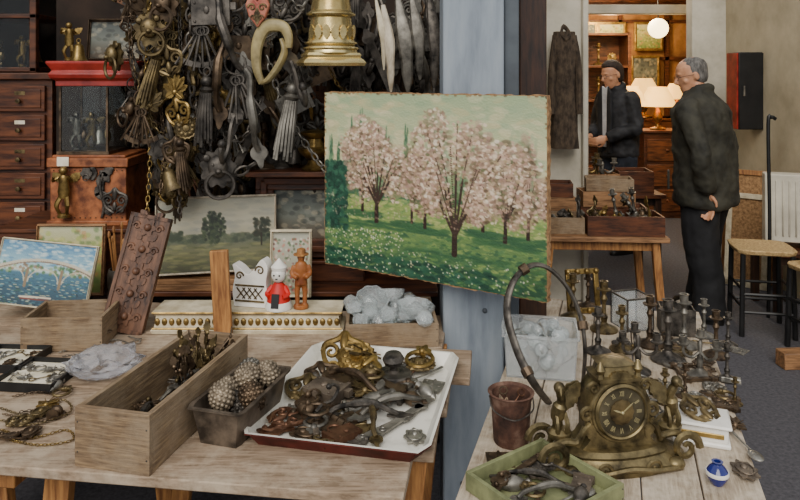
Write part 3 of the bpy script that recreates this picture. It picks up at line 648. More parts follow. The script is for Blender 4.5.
for s in(-1,1): a=G(); a.tube(cat([(s*.018,0,.064),(s*.032,-.01,.045),(s*.02,-.026,.04)],3),.007,6); ar.append(('arm',a,MT['figred']))
w=G(); w.lathe([(.03,.02),(.0385,.0),(.0395,.008),(.035,.022)],20)
s_=G(); s_.box(.022,.004,.04,X(0,-.034,.03,rx=-12))
thing('doll','small doll with white bonnet and red dress on plinth','doll',[('dress',g,MT['figred']),('head',h,MT['white']),('face_marks',e,MT['eye']),('hem',w,MT['white']),('apron',s_,MT['black'])]+ar,X(-.39,2.25,ZM,rz=-8,s=1.1))
g=G(); g.loft([(0,0,0,.026,.022),(0,0,.012,.026,.022)],14)
for s in(-1,1): g.tube([(s*.012,-.004,.012),(s*.013,0,.05),(s*.009,0,.09)],[.008,.009,.012],8); g.tube(cat([(s*.024,0,.135),(s*.03,-.004,.11),(s*.014,-.022,.1)],4),.008,7)
g.loft([(0,0,.075,.022,.017),(0,0,.1,.018,.015),(0,0,.125,.024,.017),(0,0,.143,.018,.014),(0,0,.148,.008,.008)],14); g.ball(.015,X(0,0,.162,s=(.9,1,1.15)))
h=G(); h.lathe([(.026,.168),(.026,.171),(.015,.173),(.014,.186),(.003,.19)],16)
thing('carved_man_figurine','brown carved wooden figure of a man in a hat','figurine',[('figure_body',g,MT['figbrown'],{'remesh':.003}),('hat',h,MT['owood'])],X(-.318,2.25,ZM,rz=10,s=(.95,.95,1.02)))
g=G(); g.box(.056,.018,.275,X(0,0,.1375)); thing('wooden_board','upright narrow pale brown wooden board before the plinth','board',[('board',g,MT['owood'])],X(-.548,2.175,ZT+.001,ry=-3),bevel=.003)
g=G(); g.box(.135,.016,.37,X(0,0,.185))
for s in(-1,1): g.box(.012,.024,.37,X(s*.062,0,.185))
for z in(.006,.364): g.box(.135,.024,.012,X(0,0,z))
for i in range(5):
    z=.05+.07*i; g.prism(lob(.024,.026,6,.22),.026,X(0,0,z)); g.ball(.012,X(0,-.014,z))
    for s in(-1,1): g.prism(leafpts(.034,.01),.024,X(s*.012,0,z+.03,ry=s*50)); spiral(g,s*.038,z,.013,1.2,s,.005,y=-.01)
thing('carved_wood_panel','dark carved walnut panel with rosettes leaning back','carved panel',[('panel',g,MT['carved'])],X(-.885,2.225,ZT+.003,rx=-14,ry=10,rz=-4),bevel=.0015)
g=G(); g.box(.5,.1,.022,X(0,0,.011)); g.box(.48,.1,.02,X(.01,0,.033)); thing('board_stack','stack of two thin brown boards under the painting','boards',[('boards',g,MT['owoodX'])],X(-.68,2.64,ZB),bevel=.002)
picture(landscape(),.43,.27,X(-.69,2.63,ZB+.064,rx=-8,rz=12),'old landscape painting of dark trees in a field',frame=MT['bone'],fw=.008,ft=.018)
picture(harbour(),.325,.205,X(-1.21,2.33,ZT+.05,rx=-16,ry=5,rz=-3),'blue river painting with arched stone bridge',frame=MT['cream'],fw=.006,ft=.012)
picture(meadow(),.23,.235,X(-1.2,2.535,ZB+.012,rx=-5),'small yellow green meadow painting before a dark chest',frame=MT['owoodX'],fw=.01,ft=.016)
picture(floral(),.13,.22,X(-.395,2.52,ZT+.03,rx=-6),'small floral painting in cream frame standing upright',frame=MT['cream'],fw=.01)
picture(portrait(),.25,.19,X(-.37,2.74,ZB+.16,rx=-4),'large picture in heavy dark wooden frame',frame=MT['dwood'],fw=.07,ft=.05)
g=G(); g.box(.46,.16,.07,X(0,0,.035)); g.box(.48,.18,.012,X(0,0,.076)); thing('wooden_case','flat dark wooden case under the framed picture','box',[('case_body',g,MT['dwood'])],X(-.37,2.79,ZB),bevel=.003)
g=G(); g.box(.62,.34,.21,X(0,0,.105)); g.box(.64,.36,.015,X(0,0,.2175)); k_=G(); k_.box(.02,.006,.03,X(0,-.172,.17))
thing('wooden_chest','dark wooden chest under the orange brown casket','chest',[('chest_body',g,MT['dwood'],{'bevel':.003}),('clasp',k_,MT['brass'])],X(-1.2,2.79,ZB))
zc=ZB+.225
g=G(); g.box(.29,.24,.22,X(0,0,.11)); g.box(.31,.26,.02,X(0,0,.01)); l=G(); l.box(.31,.26,.035,X(0,0,.24)); l.box(.28,.23,.012,X(0,0,.262)); c_=G(); c_.prism(lob(.022,.022,6,.1),.008,X(0,-.133,.2)); c_.ring(.012,.002,X(0,-.14,.185))
c2=G()
for x,z,a in((.02,.17,0),(.05,.19,60),(.085,.165,-40),(.05,.14,0),(.06,.09,150),(.03,.11,30),(.085,.11,-80)): c2.prism(leafpts(.06,.016),.007,X(x,-.125,z,ry=a))
c2.tube(cat([(.06,-.126,.2),(.05,-.13,.14),(.065,-.128,.08),(.055,-.126,.03)],4),.006,6)
nl=G()
for i in range(14):
    for z in(.03,.21): nl.ball(.003,X(-.13+.02*i,-.121,z),n=6,k=4)
t_=G(); t_.box(.045,.002,.035,X(-.09,-.133,.245))
thing('carved_casket','worn orange brown wooden casket with dark leaf mounts','box',[('casket_body',g,MT['redwood']),('lid',l,MT['redwood']),('clasp',c_,MT['iron']),('leaf_applique',c2,MT['iron']),('nail_heads',nl,MT['bronze']),('paper_label',t_,MT['paper'])],X(-1.19,2.79,zc+.001),bevel=.004)
put('cherub','brass',X(-1.27,2.645,zc+.11,s=1.3),'on the orange brown casket'); put('scroll','iron',X(-1.08,2.652,zc+.1,s=1.2),'on the orange brown casket')
z1=zc+.27
g=G()
for sx in(-1,1):
    g.box(.003,.18,.26,X(sx*.09,0,.13)); g.box(.18,.003,.26,X(0,sx*.09,.13))
f_=G()
for sx in(-1,1):
    for sy in(-1,1): f_.box(.008,.008,.26,X(sx*.09,sy*.09,.13))
f_.box(.2,.2,.012,X(0,0,.006))
thing('glass_display_case','clear glass display case with thin dark corners','display case',[('glass_panes',g,MT['glass']),('case_frame',f_,MT['bronze'])],X(-1.215,2.78,z1))
for i in range(6): put(['cherub','drop','knob','cherub','bell','drop'][i],['pewter','bronze','silver','obrass','silver','obrass'][i],X(-1.27+.02*i,2.75+.02*(i%3),z1+.068 if i in(0,3) else z1+.07),'inside the glass case')
z2=z1+.262
g=G(); g.loft([(0,0,0,.15,.12),(0,0,.02,.15,.12),(0,0,.03,.165,.135),(0,0,.045,.17,.14),(0,0,.06,.16,.13),(0,0,.085,.175,.145),(0,0,.095,.175,.145)],32,sq=1); thing('red_plinth','glossy red moulded wooden plinth on the glass case','plinth',[('plinth',g,MT['red'])],X(-1.16,2.78,z2+.001),bevel=.002)
picture(portrait(),.2,.15,X(-1.15,2.82,z2+.11,rx=-8),'small dark picture standing on the red plinth',frame=MT['bronze'],fw=.012)
put('bell','brass',X(-1.23,2.68,z2+.135,s=1.1),'on the red plinth'); put('cherub','brass',X(-1.28,2.71,z2+.155),'on the red plinth')
g=G(); g.lathe([(.03,0),(.036,.01),(.036,.08),(.032,.095),(.029,.095),(.031,.08),(.03,.012),(.002,.01)],20); b=G()
for i in range(7):
    a=i*.9; b.tube([(.01*math.cos(a),.01*math.sin(a),.02),(.03*math.cos(a),.03*math.sin(a),.17+.02*(i%3))],.003,6); b.ell(.031*math.cos(a),.031*math.sin(a),.18+.02*(i%3),.005,.005,.012,n=6,k=5)
thing('brush_jar','grey pewter jar holding thin paint brushes','jar',[('jar_body',g,MT['pewter']),('brushes',b,MT['owood'])],X(-1.02,2.55,ZT+.001,s=1.2))
# drawer cabinet
g=G(); g.box(.95,.4,1.58,X(0,0,.79)); g.box(.98,.44,.03,X(0,0,1.595)); parts=[('cabinet_body',g,MT['dwood'],{'bevel':.004})]
for i in range(4):
    for j in range(12):
        d_=G(); cx=-.345+.23*i; cz=.1+.127*j
        d_.box(.21,.02,.112,X(cx,-.208,cz)); d_.box(.18,.008,.08,X(cx,-.219,cz))
        kn=G(); kn.lathe([(.005,0),(.005,.01),(.011,.014),(.01,.022),(.003,.024)],12,X(cx,-.222,cz-.01,rx=90)); pl=G(); pl.box(.045,.002,.016,X(cx,-.2235,cz+.024))
        parts.append(('drawer',d_,MT['drawer'],{'bevel':.002,'subs':[('knob',kn,MT['obrass']),('label_holder',pl,MT['paper'] if j%3==1 else MT['obrass'])]}))
thing('drawer_cabinet','tall dark brown wooden cabinet with many small knobbed drawers','cabinet',parts,X(-2.0,3.27,0))
g=G()
for sx in(-1,1):
    for sy in(-1,1): g.box(.03,.03,.5,X(sx*.4,sy*.15,.25))
for z in(.012,.25,.49): g.box(.83,.33,.02,X(0,0,z))
gg=G(); gg.box(.78,.003,.46,X(0,-.15,.25))
thing('glass_vitrine','dark wooden glazed vitrine on top of the drawer cabinet','vitrine',[('vitrine_frame',g,MT['dwood'],{'bevel':.003}),('glass_pane',gg,MT['glass'])],X(-2.03,3.27,1.612))
for i in range(9): put(['candle','cherub','bell','rosette','knocker','candle','drop','cherub','bell'][i],R.choice(['gold','brass','obrass']),X(-2.33+.08*i,3.25+.03*(i%2),1.636 if i in(0,5) else 1.695,s=1.1 if i in (0,5) else 1),'inside the glazed vitrine')
# ================================================================ hanging display
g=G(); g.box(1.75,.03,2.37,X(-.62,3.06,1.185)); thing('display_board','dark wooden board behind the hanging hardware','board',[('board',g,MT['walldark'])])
g=G()
for y in(2.45,2.62,2.8): g.tube([(-1.6,y,1.96),(.125,y,1.96)],.01,8)
for x in(-1.6,-.7,.12): g.tube([(x,2.45,1.96),(x,3.045,1.97)],.009,8)
thing('hanging_rail','black iron rails carrying hooks and hanging hardware','rail',[('rail',g,MT['iron'])])
W='hanging in the stall'; GR='hardware hanging in the stall'
def hang(kd,m,x,y,Y,s=1,rz_=0,ry=0):
    p=at(x,y,Y); put(kd,m,X(p.x,p.y,p.z,rz=rz_,ry=ry,s=s),W,GR)
kindsH=['esc','pull','keys','tassel','scroll','leaf','rosette','drop','handle','knocker','hook','lock','hinge','strip','bell','spoon']
for i in range(190):
    x=R.uniform(125,448); y=R.uniform(-8,190)
    hang(R.choice(kindsH),R.choice(['iron','bronze','iron','pewter','obrass','iron','copper']),x,y,R.uniform(2.9,3.02),R.uniform(1.3,2.1),R.uniform(-20,20),R.uniform(-30,30))
for i in range(135):
    t=R.random()**.9; y=-5+205*t; x=174+R.gauss(0,1)*(23 if y<125 else 9)
    hang(R.choice(['scroll','keys','pull','tassel','esc','drop','handle','knocker','hook','spoon','bell','leaf','cherub','tassel','lock','leaf']),R.choice(['brass','obrass','bronze','pewter','iron','obrass','bronze','bronze','obrass','iron']),x,y,R.uniform(2.5,2.72),R.uniform(.8,1.4),R.uniform(-60,60),R.uniform(-50,50))
for kd,m,x,y,s in(('leaf','brass',175,92,1.3),('scroll','brass',178,112,1.3),('knocker','obrass',150,30,1.5),('scroll','obrass',168,60,1.4),('rosette','obrass',186,128,1.1),('tassel','obrass',152,75,1.6),('knocker','bronze',165,5,1.5),('keys','iron',200,40,1.6),('handle','iron',228,30,1.9),('keys','iron',238,90,1.7),('handle','pewter',252,110,1.8),('hook','iron',232,135,2.2),('knocker','iron',218,168,1.7),('handle','bronze',222,70,1.8),('hook','iron',295,80,2.2),('tassel','pewter',288,120,2.),('keys','bronze',140,120,1.4),('bell','obrass',170,178,1.3),('tassel','bronze',182,165,1.4),('scroll','bronze',176,150,1.2),('leaf','obrass',150,105,1.2),('tassel','iron',205,110,1.8),('lock','iron',210,12,1.8)):
    hang(kd,m,x,y,2.455,s,R.uniform(-25,25),R.uniform(-22,22))
for i in range(90):
    x=R.uniform(205,305); y=R.uniform(-5,160)*(1 if x<265 else .8)
    hang(R.choice(['handle','strip','hook','keys','tassel','scroll','spoon','lock','drop','knocker','leaf']),R.choice(['iron','pewter','bronze','obrass','iron','bronze']),x,y,R.uniform(2.5,2.85),R.uniform(1.1,1.8),R.uniform(-50,50),R.uniform(-40,40))
for i in range(50):
    x=R.uniform(300,445); y=R.uniform(0,92)
    hang(R.choice(['handle','strip','hook','spoon','scroll','lock','tassel']),R.choice(['iron','pewter','bronze','iron']),x,y,R.uniform(2.65,2.9),R.uniform(1.2,1.8),R.uniform(-30,30),R.uniform(-25,25))
for i in range(40):
    x=R.uniform(212,330); y=R.uniform(110,180)
    hang(R.choice(['handle','scroll','hook','leaf','knocker']),R.choice(['iron','bronze','obrass','pewter']),x,y,R.uniform(2.78,2.95),R.uniform(1.1,1.8),R.uniform(-30,30),R.uniform(-25,25))
for pts,r,m in(([(190,-10),(192,90),(204,140),(228,172),(252,165),(268,150)],.019,'iron'),([(268,60),(285,110),(310,150),(330,172),(348,160)],.013,'pewter'),([(150,-10),(146,80),(150,150),(147,215)],.009,'brass'),
 ([(128,-10),(132,60),(140,110),(136,150)],.010,'bronze'),([(330,70),(338,85),(345,90)],.008,'brass'),([(285,-10),(300,8),(312,-10)],.012,'pewter'),([(330,-10),(331,2)],.012,'brass'),
 ([(200,60),(214,110),(232,140),(250,130),(262,100)],.014,'iron'),([(178,-10),(182,90),(178,160),(180,215)],.009,'iron'),([(135,70),(150,118),(172,140),(196,118)],.010,'obrass'),([(164,-10),(160,80),(164,150),(160,196)],.008,'bronze')):
    chain([at(x,y,2.47+.02*(i%3)) for i,(x,y) in enumerate(pts)],r,m,f'{MN[m]} chain hanging from the iron rail')
p=at(331,66,2.42); g=G()
g.loft([(0,0,0,.115,.095),(0,0,.01,.12,.1),(0,0,.02,.112,.092),(0,0,.028,.1,.082),(0,0,.036,.104,.085),(0,0,.044,.098,.08)],32,sq=.6)
g.lathe([(.092,.044),(.09,.06),(.082,.07),(.086,.078),(.08,.088),(.074,.13),(.07,.165),(.078,.172),(.08,.182),(.07,.19),(.066,.22),(.06,.26)],32); b=G()
for z,r_ in((.078,.088),(.177,.082),(.06,.093)): b.tube([(r_*math.cos(t),r_*math.sin(t),z) for t in [2*math.pi*i/28 for i in range(28)]],.004,6,closed=True)
for i in range(7): b.prism(leafpts(.05,.012),.006,X(math.sin(math.radians(-60+20*i))*.08,-math.cos(math.radians(-60+20*i))*.08,.09,rz=-60+20*i,rx=4))
thing('brass_lamp_base','large polished brass bell shaped lamp base hanging upright','lamp base',[('base_body',g,MT['polished']),('ornament_rings',b,MT['polished'])],X(p.x,p.y,p.z,rz=15))
p=at(270,84,2.44); g=G(); yk=cat([(-.03,0,-.0),(-.052,0,.05),(-.058,0,.11),(-.05,0,.16),(-.03,0,.195),(.0,0,.205),(.035,0,.2),(.055,0,.17),(.06,0,.13)],5); g.tube(yk,[.012+.012*math.sin(math.pi*i/(len(yk)-1)) for i in range(len(yk))],10,flat=.7)
g.tube(cat([(-.03,0,0),(.0,-.008,.02),(.03,0,.07),(.045,0,.12),(.03,0,.16)],5),[.01+.008*math.sin(math.pi*i/20) for i in range(21)],10,flat=.7)
thing('curved_yoke','pale olive curved horn shaped fitting hanging from the rail','ornament',[('yoke',g,MT['olive2'])],X(p.x,p.y,p.z,rz=-10,ry=4))
p=at(258,28,2.44); g=G(); g.prism([(0,0),(.03,.04),(.042,.08),(.03,.11),(.01,.105),(0,.09),(-.01,.105),(-.03,.11),(-.042,.08),(-.03,.04)],.03); b=G()
for s in(-1,1): spiral(b,s*.018,.07,.014,1.2,s,.004,y=-.017); spiral(b,s*.012,.035,.01,1.2,s,.003,y=-.017)
b.prism(leafpts(.06,.01),.036,X(0,0,.01)); thing('carved_heart','rose painted carved wooden heart ornament hanging up','ornament',[('heart',g,MT['pink']),('scrollwork',b,MT['obrass'])],X(p.x,p.y,p.z),bevel=.005)
for x0,y0,x1,y1,w_,m in((383,5,391,92,.02,'bone'),(376,0,384,70,.012,'cream'),(398,0,408,92,.03,'pewter'),(412,0,420,80,.024,'pewter'),(429,-5,434,88,.022,'iron'),(305,92,312,120,.012,'brass')):
    a=at(x0,y0,2.6); b_=at(x1,y1,2.6); g=G(); g.tube(cat([a,(a+b_)/2+Vector((.01,-.02,0)),b_],5),[w_*.4,w_*.6,w_*.8,w_,w_*1.1,w_,w_*.8,w_*.7,w_*.7,w_*.5,w_*.2],8,flat=.5)
    thing('curved_tool',f'{"pale bone" if m in("bone","cream") else "grey metal"} curved tool hanging from the rail','tool',[('tool',g,MT[m])],None,'hanging curved tools')
p=at(318,172,2.62)
g=G(); g.lathe([(.045,0),(.05,.008),(.03,.02),(.02,.04),(.045,.055),(.06,.075),(.062,.085),(.035,.09),(.028,.12),(.05,.135),(.055,.145),(.03,.15),(.02,.152)],28,lobes=9,amp=.03)
thing('brass_urn','ornate tarnished brass urn with fluted rims','urn',[('urn',g,MT['brass'])],X(p.x-.02,p.y+.05,p.z+.001))
g=G(); g.box(.5,.24,.02,X(0,0,-.01)); g.box(.5,.02,.08,X(0,.1,-.05)); thing('wall_shelf','short dark wooden shelf behind the framed pictures','shelf',[('shelf_board',g,MT['dwood'])],X(-.33,2.74,p.z),bevel=.003)
for i in range(6): put(['candle','candle','bell','knob','cherub','knob'][i],R.choice(['obrass','iron','bronze']),X(-.53+.06*i,2.72+.03*(i%2),p.z+(.001 if i<2 or i%2 else .056) ),'on the short dark shelf')
# ================================================================ BIG PAINTING
picture(orchard(),.79,.58,X(.079,2.18,.96,rz=-32.1),'large unframed oil painting of blossoming orchard trees',worn=True)
g=G(); g.tube([(0,0,0),(0,-.075,.02),(0,-.09,.05)],.006,8); g.box(.04,.01,.08,X(0,0,0))
thing('wall_hook','iron hook on the blue grey post behind the painting','hook',[('hook',g,MT['iron'])],X(.21,2.222,1.4))
# ================================================================ RIGHT TABLE
ZR=.72
RX=X(.60,1.985,0,rz=-17)
g=G(); n=5; ww=.62/n
for k in range(n): g.box(ww-.003,1.45+.05*R.uniform(-1,1),.022,X(-.31+ww*(k+.5),0,ZR-.011-.002*(k%2)))
parts=[('table_top',g,MT['plankY'],{'bevel':.003})]
for x in(-.25,.25):
    for y in(-.6,.6): parts.append(bxp('leg',.05,.05,.69,X(x,y,.347),MT['dwood']))
for y in(-.6,.6): parts.append(bxp('apron',.44,.04,.07,X(0,y,.655),MT['dwood']))
thing('market_table','pale weathered plank table crowded with brassware','table',parts,RX)
OX=X(.30,1.462,ZR,rz=36)
thing('olive_tray','shallow olive green painted wooden tray of small tools','tray',[('tray_body',openbox(.235,.225,.04,.01),[MT['olive'],MT['olive'],MT['iron']],{'bevel':.002})],OX)
for i,(kd,m,x,y,a,s) in enumerate((('drop','pewter',-.05,.05,70,1.),('handle','iron',.0,.03,40,.8),('strip','tin',.04,-.02,20,.9),('key','bronze',-.06,-.03,110,1.),('hinge','iron',.05,.06,-10,.8),('spoon','silver',.0,-.06,80,.9),('ring','obrass',-.03,0,0,.8),('lock','tin',.06,-.05,30,.8),('handle','pewter',-.02,-.03,65,.8),('pull','bronze',-.07,.06,30,.8),('strip','bronze',.02,.07,100,.8),('key','iron',.07,.02,10,.9),('drop','iron',.02,-.08,120,.9))):
    put(kd,m,flat(OX,x,y,.018+.001*i,a,s),'in the olive green tray','tools in the olive tray')
c=on(513,448,ZR); g=G(); g.lathe([(.04,0),(.042,.004),(.048,.1),(.053,.118),(.056,.12),(.052,.122),(.046,.116),(.039,.01),(.001,.008)],28)
h_=G(); h_.tube(cat([(-.052,0,.11),(-.045,-.035,.09),(0,-.058,.078),(.045,-.035,.09),(.052,0,.11)],5),.0018,5)
thing('rusty_bucket','small rusty tin bucket with wire handle','bucket',[('bucket_body',g,MT['rust']),('wire_handle',h_,MT['iron'])],X(c.x,c.y+.03,ZR))
for i in range(6): put(R.choice(['drop','key','leaf']),R.choice(['copper','bronze']),X(c.x+R.uniform(-.02,.02),c.y+.03+R.uniform(-.02,.02),ZR+.06+.008*i,rx=R.uniform(-60,60),ry=R.uniform(-60,60),s=.6),'inside the rusty bucket')
c=on(535,386,ZR); c.x=.42; g=G()
g.loft([(0,0,0,.1,.08),(0,0,.12,.108,.088),(0,0,.12,.114,.094),(0,0,.127,.114,.094),(0,0,.127,.105,.085),(0,0,.005,.097,.077)],40,sq=.9); thing('plastic_tub','clear plastic box full of glass trinkets','tub',[('tub',g,MT['plastic'])],X(c.x,c.y+.12,ZR,rz=-10))
for i in range(30): put('stopper' if i%4 else 'spoon','stopper' if i%4 else 'silver',X(c.x+R.uniform(-.06,.06),c.y+.12+R.uniform(-.05,.05),ZR+.03+.003*i,rx=R.uniform(-80,80),ry=R.uniform(-80,80),s=.9 if i%4 else .6),'inside the clear plastic tub','trinkets in the plastic tub')
hp=[on(548,402,ZR+.012),at(533,382,1.74),at(517,350,1.78),at(507,312,1.83),at(513,282,1.87),at(530,266,1.89),at(548,268,1.9),at(567,287,1.9),at(580,315,1.88),at(585,350,1.85),on(582,392,ZR+.012)]
P=cat(hp,6); g=G(); g.tube(P,[.012-.004*abs(i/(len(P)-1)-.15) for i in range(len(P))],12,flat=.6)
prt=[('hoop_bar',g,MT['iron'])]
for i in(8,28,50): b=G(); b.tube([P[i]-(P[i+1]-P[i]).normalized()*.01,P[i]+(P[i+1]-P[i]).normalized()*.01],.0145,10); prt.append(('collar_ring',b,MT['bronze']))
thing('iron_hoop','large thin dark iron hoop standing behind the clock','hoop',prt)
# CLOCK
CX=X(.49,1.61,ZR,rz=9)
base=G(); base.loft([(0,0,0,.165,.085),(0,0,.012,.168,.088),(0,0,.018,.15,.076),(0,0,.03,.125,.068),(0,0,.036,.128,.07),(0,0,.044,.11,.06)],40,sq=.2)
for s in(-1,1):
    spiral(base,s*.155,.034,.034,1.4,s,.010,y=-.045); spiral(base,s*.155,.034,.034,1.4,s,.010,y=.045); base.ell(s*.12,-.06,.01,.022,.018,.014)
    base.tube(cat([(s*.165,-.03,.05),(s*.13,-.03,.062),(s*.1,-.03,.06),(s*.08,-.03,.09)],5),[.008]*16,8); spiral(base,s*.06,.018,.018,1.2,-s,.005,y=-.084)
base.tube(cat([(-.13,-.07,.006),(-.06,-.086,.014),(0,-.09,.022),(.06,-.086,.014),(.13,-.07,.006)],5),.006,6)
body=G(); prof=[(.09,0),(.078,.01),(.068,.025),(.068,.05),(.074,.075),(.072,.1),(.06,.125),(.048,.138),(.048,.148)]
body.prism([(x,z+.044) for x,z in prof]+[(-x,z+.044) for x,z in prof[::-1]],.072)
for s in(-1,1):
    spiral(body,s*.078,.12,.018,1.4,-s,.006,y=-.034); spiral(body,s*.062,.178,.014,1.4,s,.005,y=-.034); body.tube(cat([(s*.1,-.03,.05),(s*.085,-.036,.085),(s*.07,-.036,.1)],5),.007,6)
    body.prism(leafpts(.05,.011),.01,X(s*.062,-.034,.06,ry=s*20)); body.prism(leafpts(.04,.01),.01,X(s*.03,-.034,.19,ry=s*-60))
body.ring(.066,.005,X(0,-.036,.125),n=30)
top=G(); top.loft([(0,0,.19,.055,.043),(0,0,.197,.055,.043),(0,0,.201,.04,.034),(0,0,.22,.036,.03),(0,0,.224,.044,.036),(0,0,.232,.02,.02)],24,sq=.7)
for s in(-1,1): top.lathe([(.008,.197),(.006,.207),(.012,.217),(.004,.234)],10,X(s*.045,-.03,0))
bez=G(); bez.lathe([(.061,0),(.063,.008),(.058,.013),(.055,.01),(.055,.004)],48,X(0,-.036,.125,rx=90))
dial=G(); dial.lathe([(.056,0),(.056,.006),(.001,.006)],48,X(0,-.036,.125,rx=90)); ring=G(); ring.lathe([(.027,0),(.028,.008),(.022,.009),(.001,.0085)],36,X(0,-.037,.125,rx=90),lobes=12,amp=.04)
num=G(); NU=['XII','I','II','III','IIII','V','VI','VII','VIII','IX','X','XI']; hgt=.012; wd={'I':.0026,'V':.0055,'X':.0058}
for i,t in enumerate(NU):
    tot=sum(wd[c] for c in t); x=-tot/2
    M1=X(0,-.0435,.125)@X(ry=30*i)@X(0,0,.0415)
    for c in t:
        cx=x+wd[c]/2; x+=wd[c]
        if c=='I': num.box(.0012,.001,hgt,M1@X(cx))
        elif c=='V':
            for s in(-1,1): num.box(.0012,.001,hgt,M1@X(cx+s*.0012,0,0,ry=s*12))
        else:
            for s in(-1,1): num.box(.0012,.001,hgt,M1@X(cx,0,0,ry=s*22))
hands=G(); hands.prism([(-.0012,0),(.0012,0),(.0016,.025),(0,.034),(-.0016,.025)],.001,X(0,-.047,.125,ry=50)); hands.prism([(-.0016,0),(.0016,0),(.002,.016),(0,.024),(-.002,.016)],.001,X(0,-.0475,.125,ry=-70)); hands.ball(.004,X(0,-.047,.125))
def gryph(x,s,z):
    g=G(); g.loft([(x,0,z,.026,.024),(x,0,z+.012,.028,.026),(x,0,z+.02,.018,.016)],14)
    g.tube(cat([(x,.01,z+.02),(x+s*.004,0,z+.05),(x-s*.002,-.008,z+.085),(x+s*.006,-.014,z+.11)],5),[.012]*4+[.016]*5+[.010]*5+[.009]*2,10); g.ball(.013,X(x+s*.007,-.018,z+.118)); g.tube([(x+s*.008,-.028,z+.118),(x+s*.012,-.042,z+.11)],[.006,.001],6)
    for q in(-1,1): g.prism(leafpts(.075,.016),.005,X(x-s*.004,.006+q*.014,z+.06,ry=-s*38,rx=q*8)); g.tube(cat([(x+q*.01,-.006,z+.055),(x+q*.012,-.02,z+.035),(x+q*.01,-.018,z+.018)],3),.006,6)
    return g
thing('mantel_clock','ornate dark aged brass mantel clock with round dial','clock',[('clock_base',base,MT['clockb']),('case',body,MT['clockb'],{'bevel':.003}),('crown',top,MT['clockb']),('bezel',bez,MT['clockb']),('dial',dial,MT['dial']),('dial_centre',ring,MT['obrass']),('numerals',num,MT['numer']),('clock_hands',hands,MT['numer']),('winged_figure',gryph(-.13,-1,.06),MT['clockb']),('winged_figure',gryph(.14,1,.055),MT['clockb'])],CX)
c=on(700,452,ZR); g=G(); g.box(.13,.1,.012,X(0,0,.006)); g.box(.12,.09,.035,X(0,0,.028)); g.box(.135,.105,.008,X(0,0,.05)); b=G(); b.box(.1,.004,.012,X(0,-.046,.028))
thing('porcelain_inkstand','white porcelain inkstand with gilt line beside the clock','inkstand',[('stand_body',g,MT['white']),('gilt_band',b,MT['gold'])],X(c.x+.03,c.y+.07,ZR,rz=-20),bevel=.004)
put('scroll','obrass',flat(X(c.x+.03,c.y+.08,ZR+.066),0,0,0,30,1.2,20),'on the white porcelain inkstand')
c=on(708,484,ZR); g=G(); g.lathe([(.012,0),(.014,.003),(.022,.016),(.024,.026),(.016,.038),(.009,.044),(.012,.049),(.007,.049),(.007,.04)],20); h=G(); h.lathe([(.0235,.021),(.0246,.025),(.0235,.029)],20)
thing('blue_glass_pot','tiny cobalt blue and white glazed pot on table','pot',[('pot_body',g,MT['blue']),('white_band',h,MT['white'])],X(c.x+.02,c.y,ZR))
W='on the pale plank table'; GR='candlesticks on the pale table'
for x,y,kd,m,s in((638,372,'branch','iron',.85),(668,360,'candle','iron',1.05),(700,376,'branch','pewter',.8),(727,380,'candle','iron',.6),(650,345,'candle','bronze',.9),(684,346,'candle','pewter',.95),(716,356,'candle','bronze',.8),(622,350,'candle','obrass',.8),(604,330,'candle','obrass',.95),(598,352,'candle','iron',.8),(573,318,'candle','obrass',.9),(665,402,'candle','obrass',.5),(685,396,'candle','bronze',.5),(735,404,'candle','obrass',.4),(588,306,'candle','bronze',.7),(704,336,'candle','pewter',.7),(728,345,'candle','iron',.6)):
    c=on(x,y,ZR); put(kd,m,X(c.x,c.y,ZR,rz=R.uniform(0,90),s=s),W,GR)
for i in range(28):
    x=R.uniform(612,738); y=R.uniform(330,420); c=on(x,y,ZR+.008); put(R.choice(['scroll','pull','esc','ring','key','spoon','hinge','disc','lock','frame']),R.choice(['iron','obrass','pewter','bronze','bronze','silver']),X(c.x,c.y,c.z,rz=R.uniform(0,360))@X(rx=-90,s=R.uniform(.7,1.)),W,'small metalware on the pale table')
for x,y,kd,m in((640,392,'disc','silver'),(735,425,'leaf','bronze'),(745,445,'spoon','silver'),(500,460,'hinge','bronze'),(745,470,'esc','tin'),(725,395,'ring','obrass'),(590,404,'pull','bronze')):
    c=on(x,y,ZR+.01); put(kd,m,X(c.x,c.y,c.z)@X(rx=-90,s=.9),W,'small metalware on the pale table')
c=on(632,326,ZR); g=G()
for s in(-1,1): g.box(.003,.1,.11,X(s*.05,0,.055)); g.box(.1,.003,.11,X(0,s*.05,.055))
b=G()
for s in(-1,1):
    for q in(-1,1): b.box(.005,.005,.112,X(s*.05,q*.05,.056))
    b.box(.1,.005,.005,X(0,s*.05,.11)); b.box(.005,.1,.005,X(s*.05,0,.11))
b.box(.1,.1,.003,X(0,0,.002))
thing('glass_box','small square glass box with thin metal edges','glass box',[('glass_sides',g,MT['plastic']),('metal_edges',b,MT['iron'])],X(c.x,c.y,ZR,rz=15))
c=on(676,332,ZR); thing('metal_canister','square grey metal canister among the candlesticks','canister',[('canister',openbox(.11,.09,.09,.004),[MT['iron']]*3)],X(c.x,c.y,ZR,rz=-10))
g=G()
for x,z,a,b_ in((0,.01,.13,.02),(0,.15,.13,.02),(-.055,.08,.02,.14),(.055,.08,.02,.14)): g.box(a,.012,b_,X(x,0,z))
for i in range(8): g.ball(.012,X(-.055+.037*(i%4),-.004,.01 if i<4 else .15))
c=on(588,318,ZR); thing('gilt_frame','small gilt frame propped up among candlesticks','frame',[('frame',g,MT['brass'])],X(c.x,c.y+.05,ZR,rx=-10,rz=10),bevel=.003)
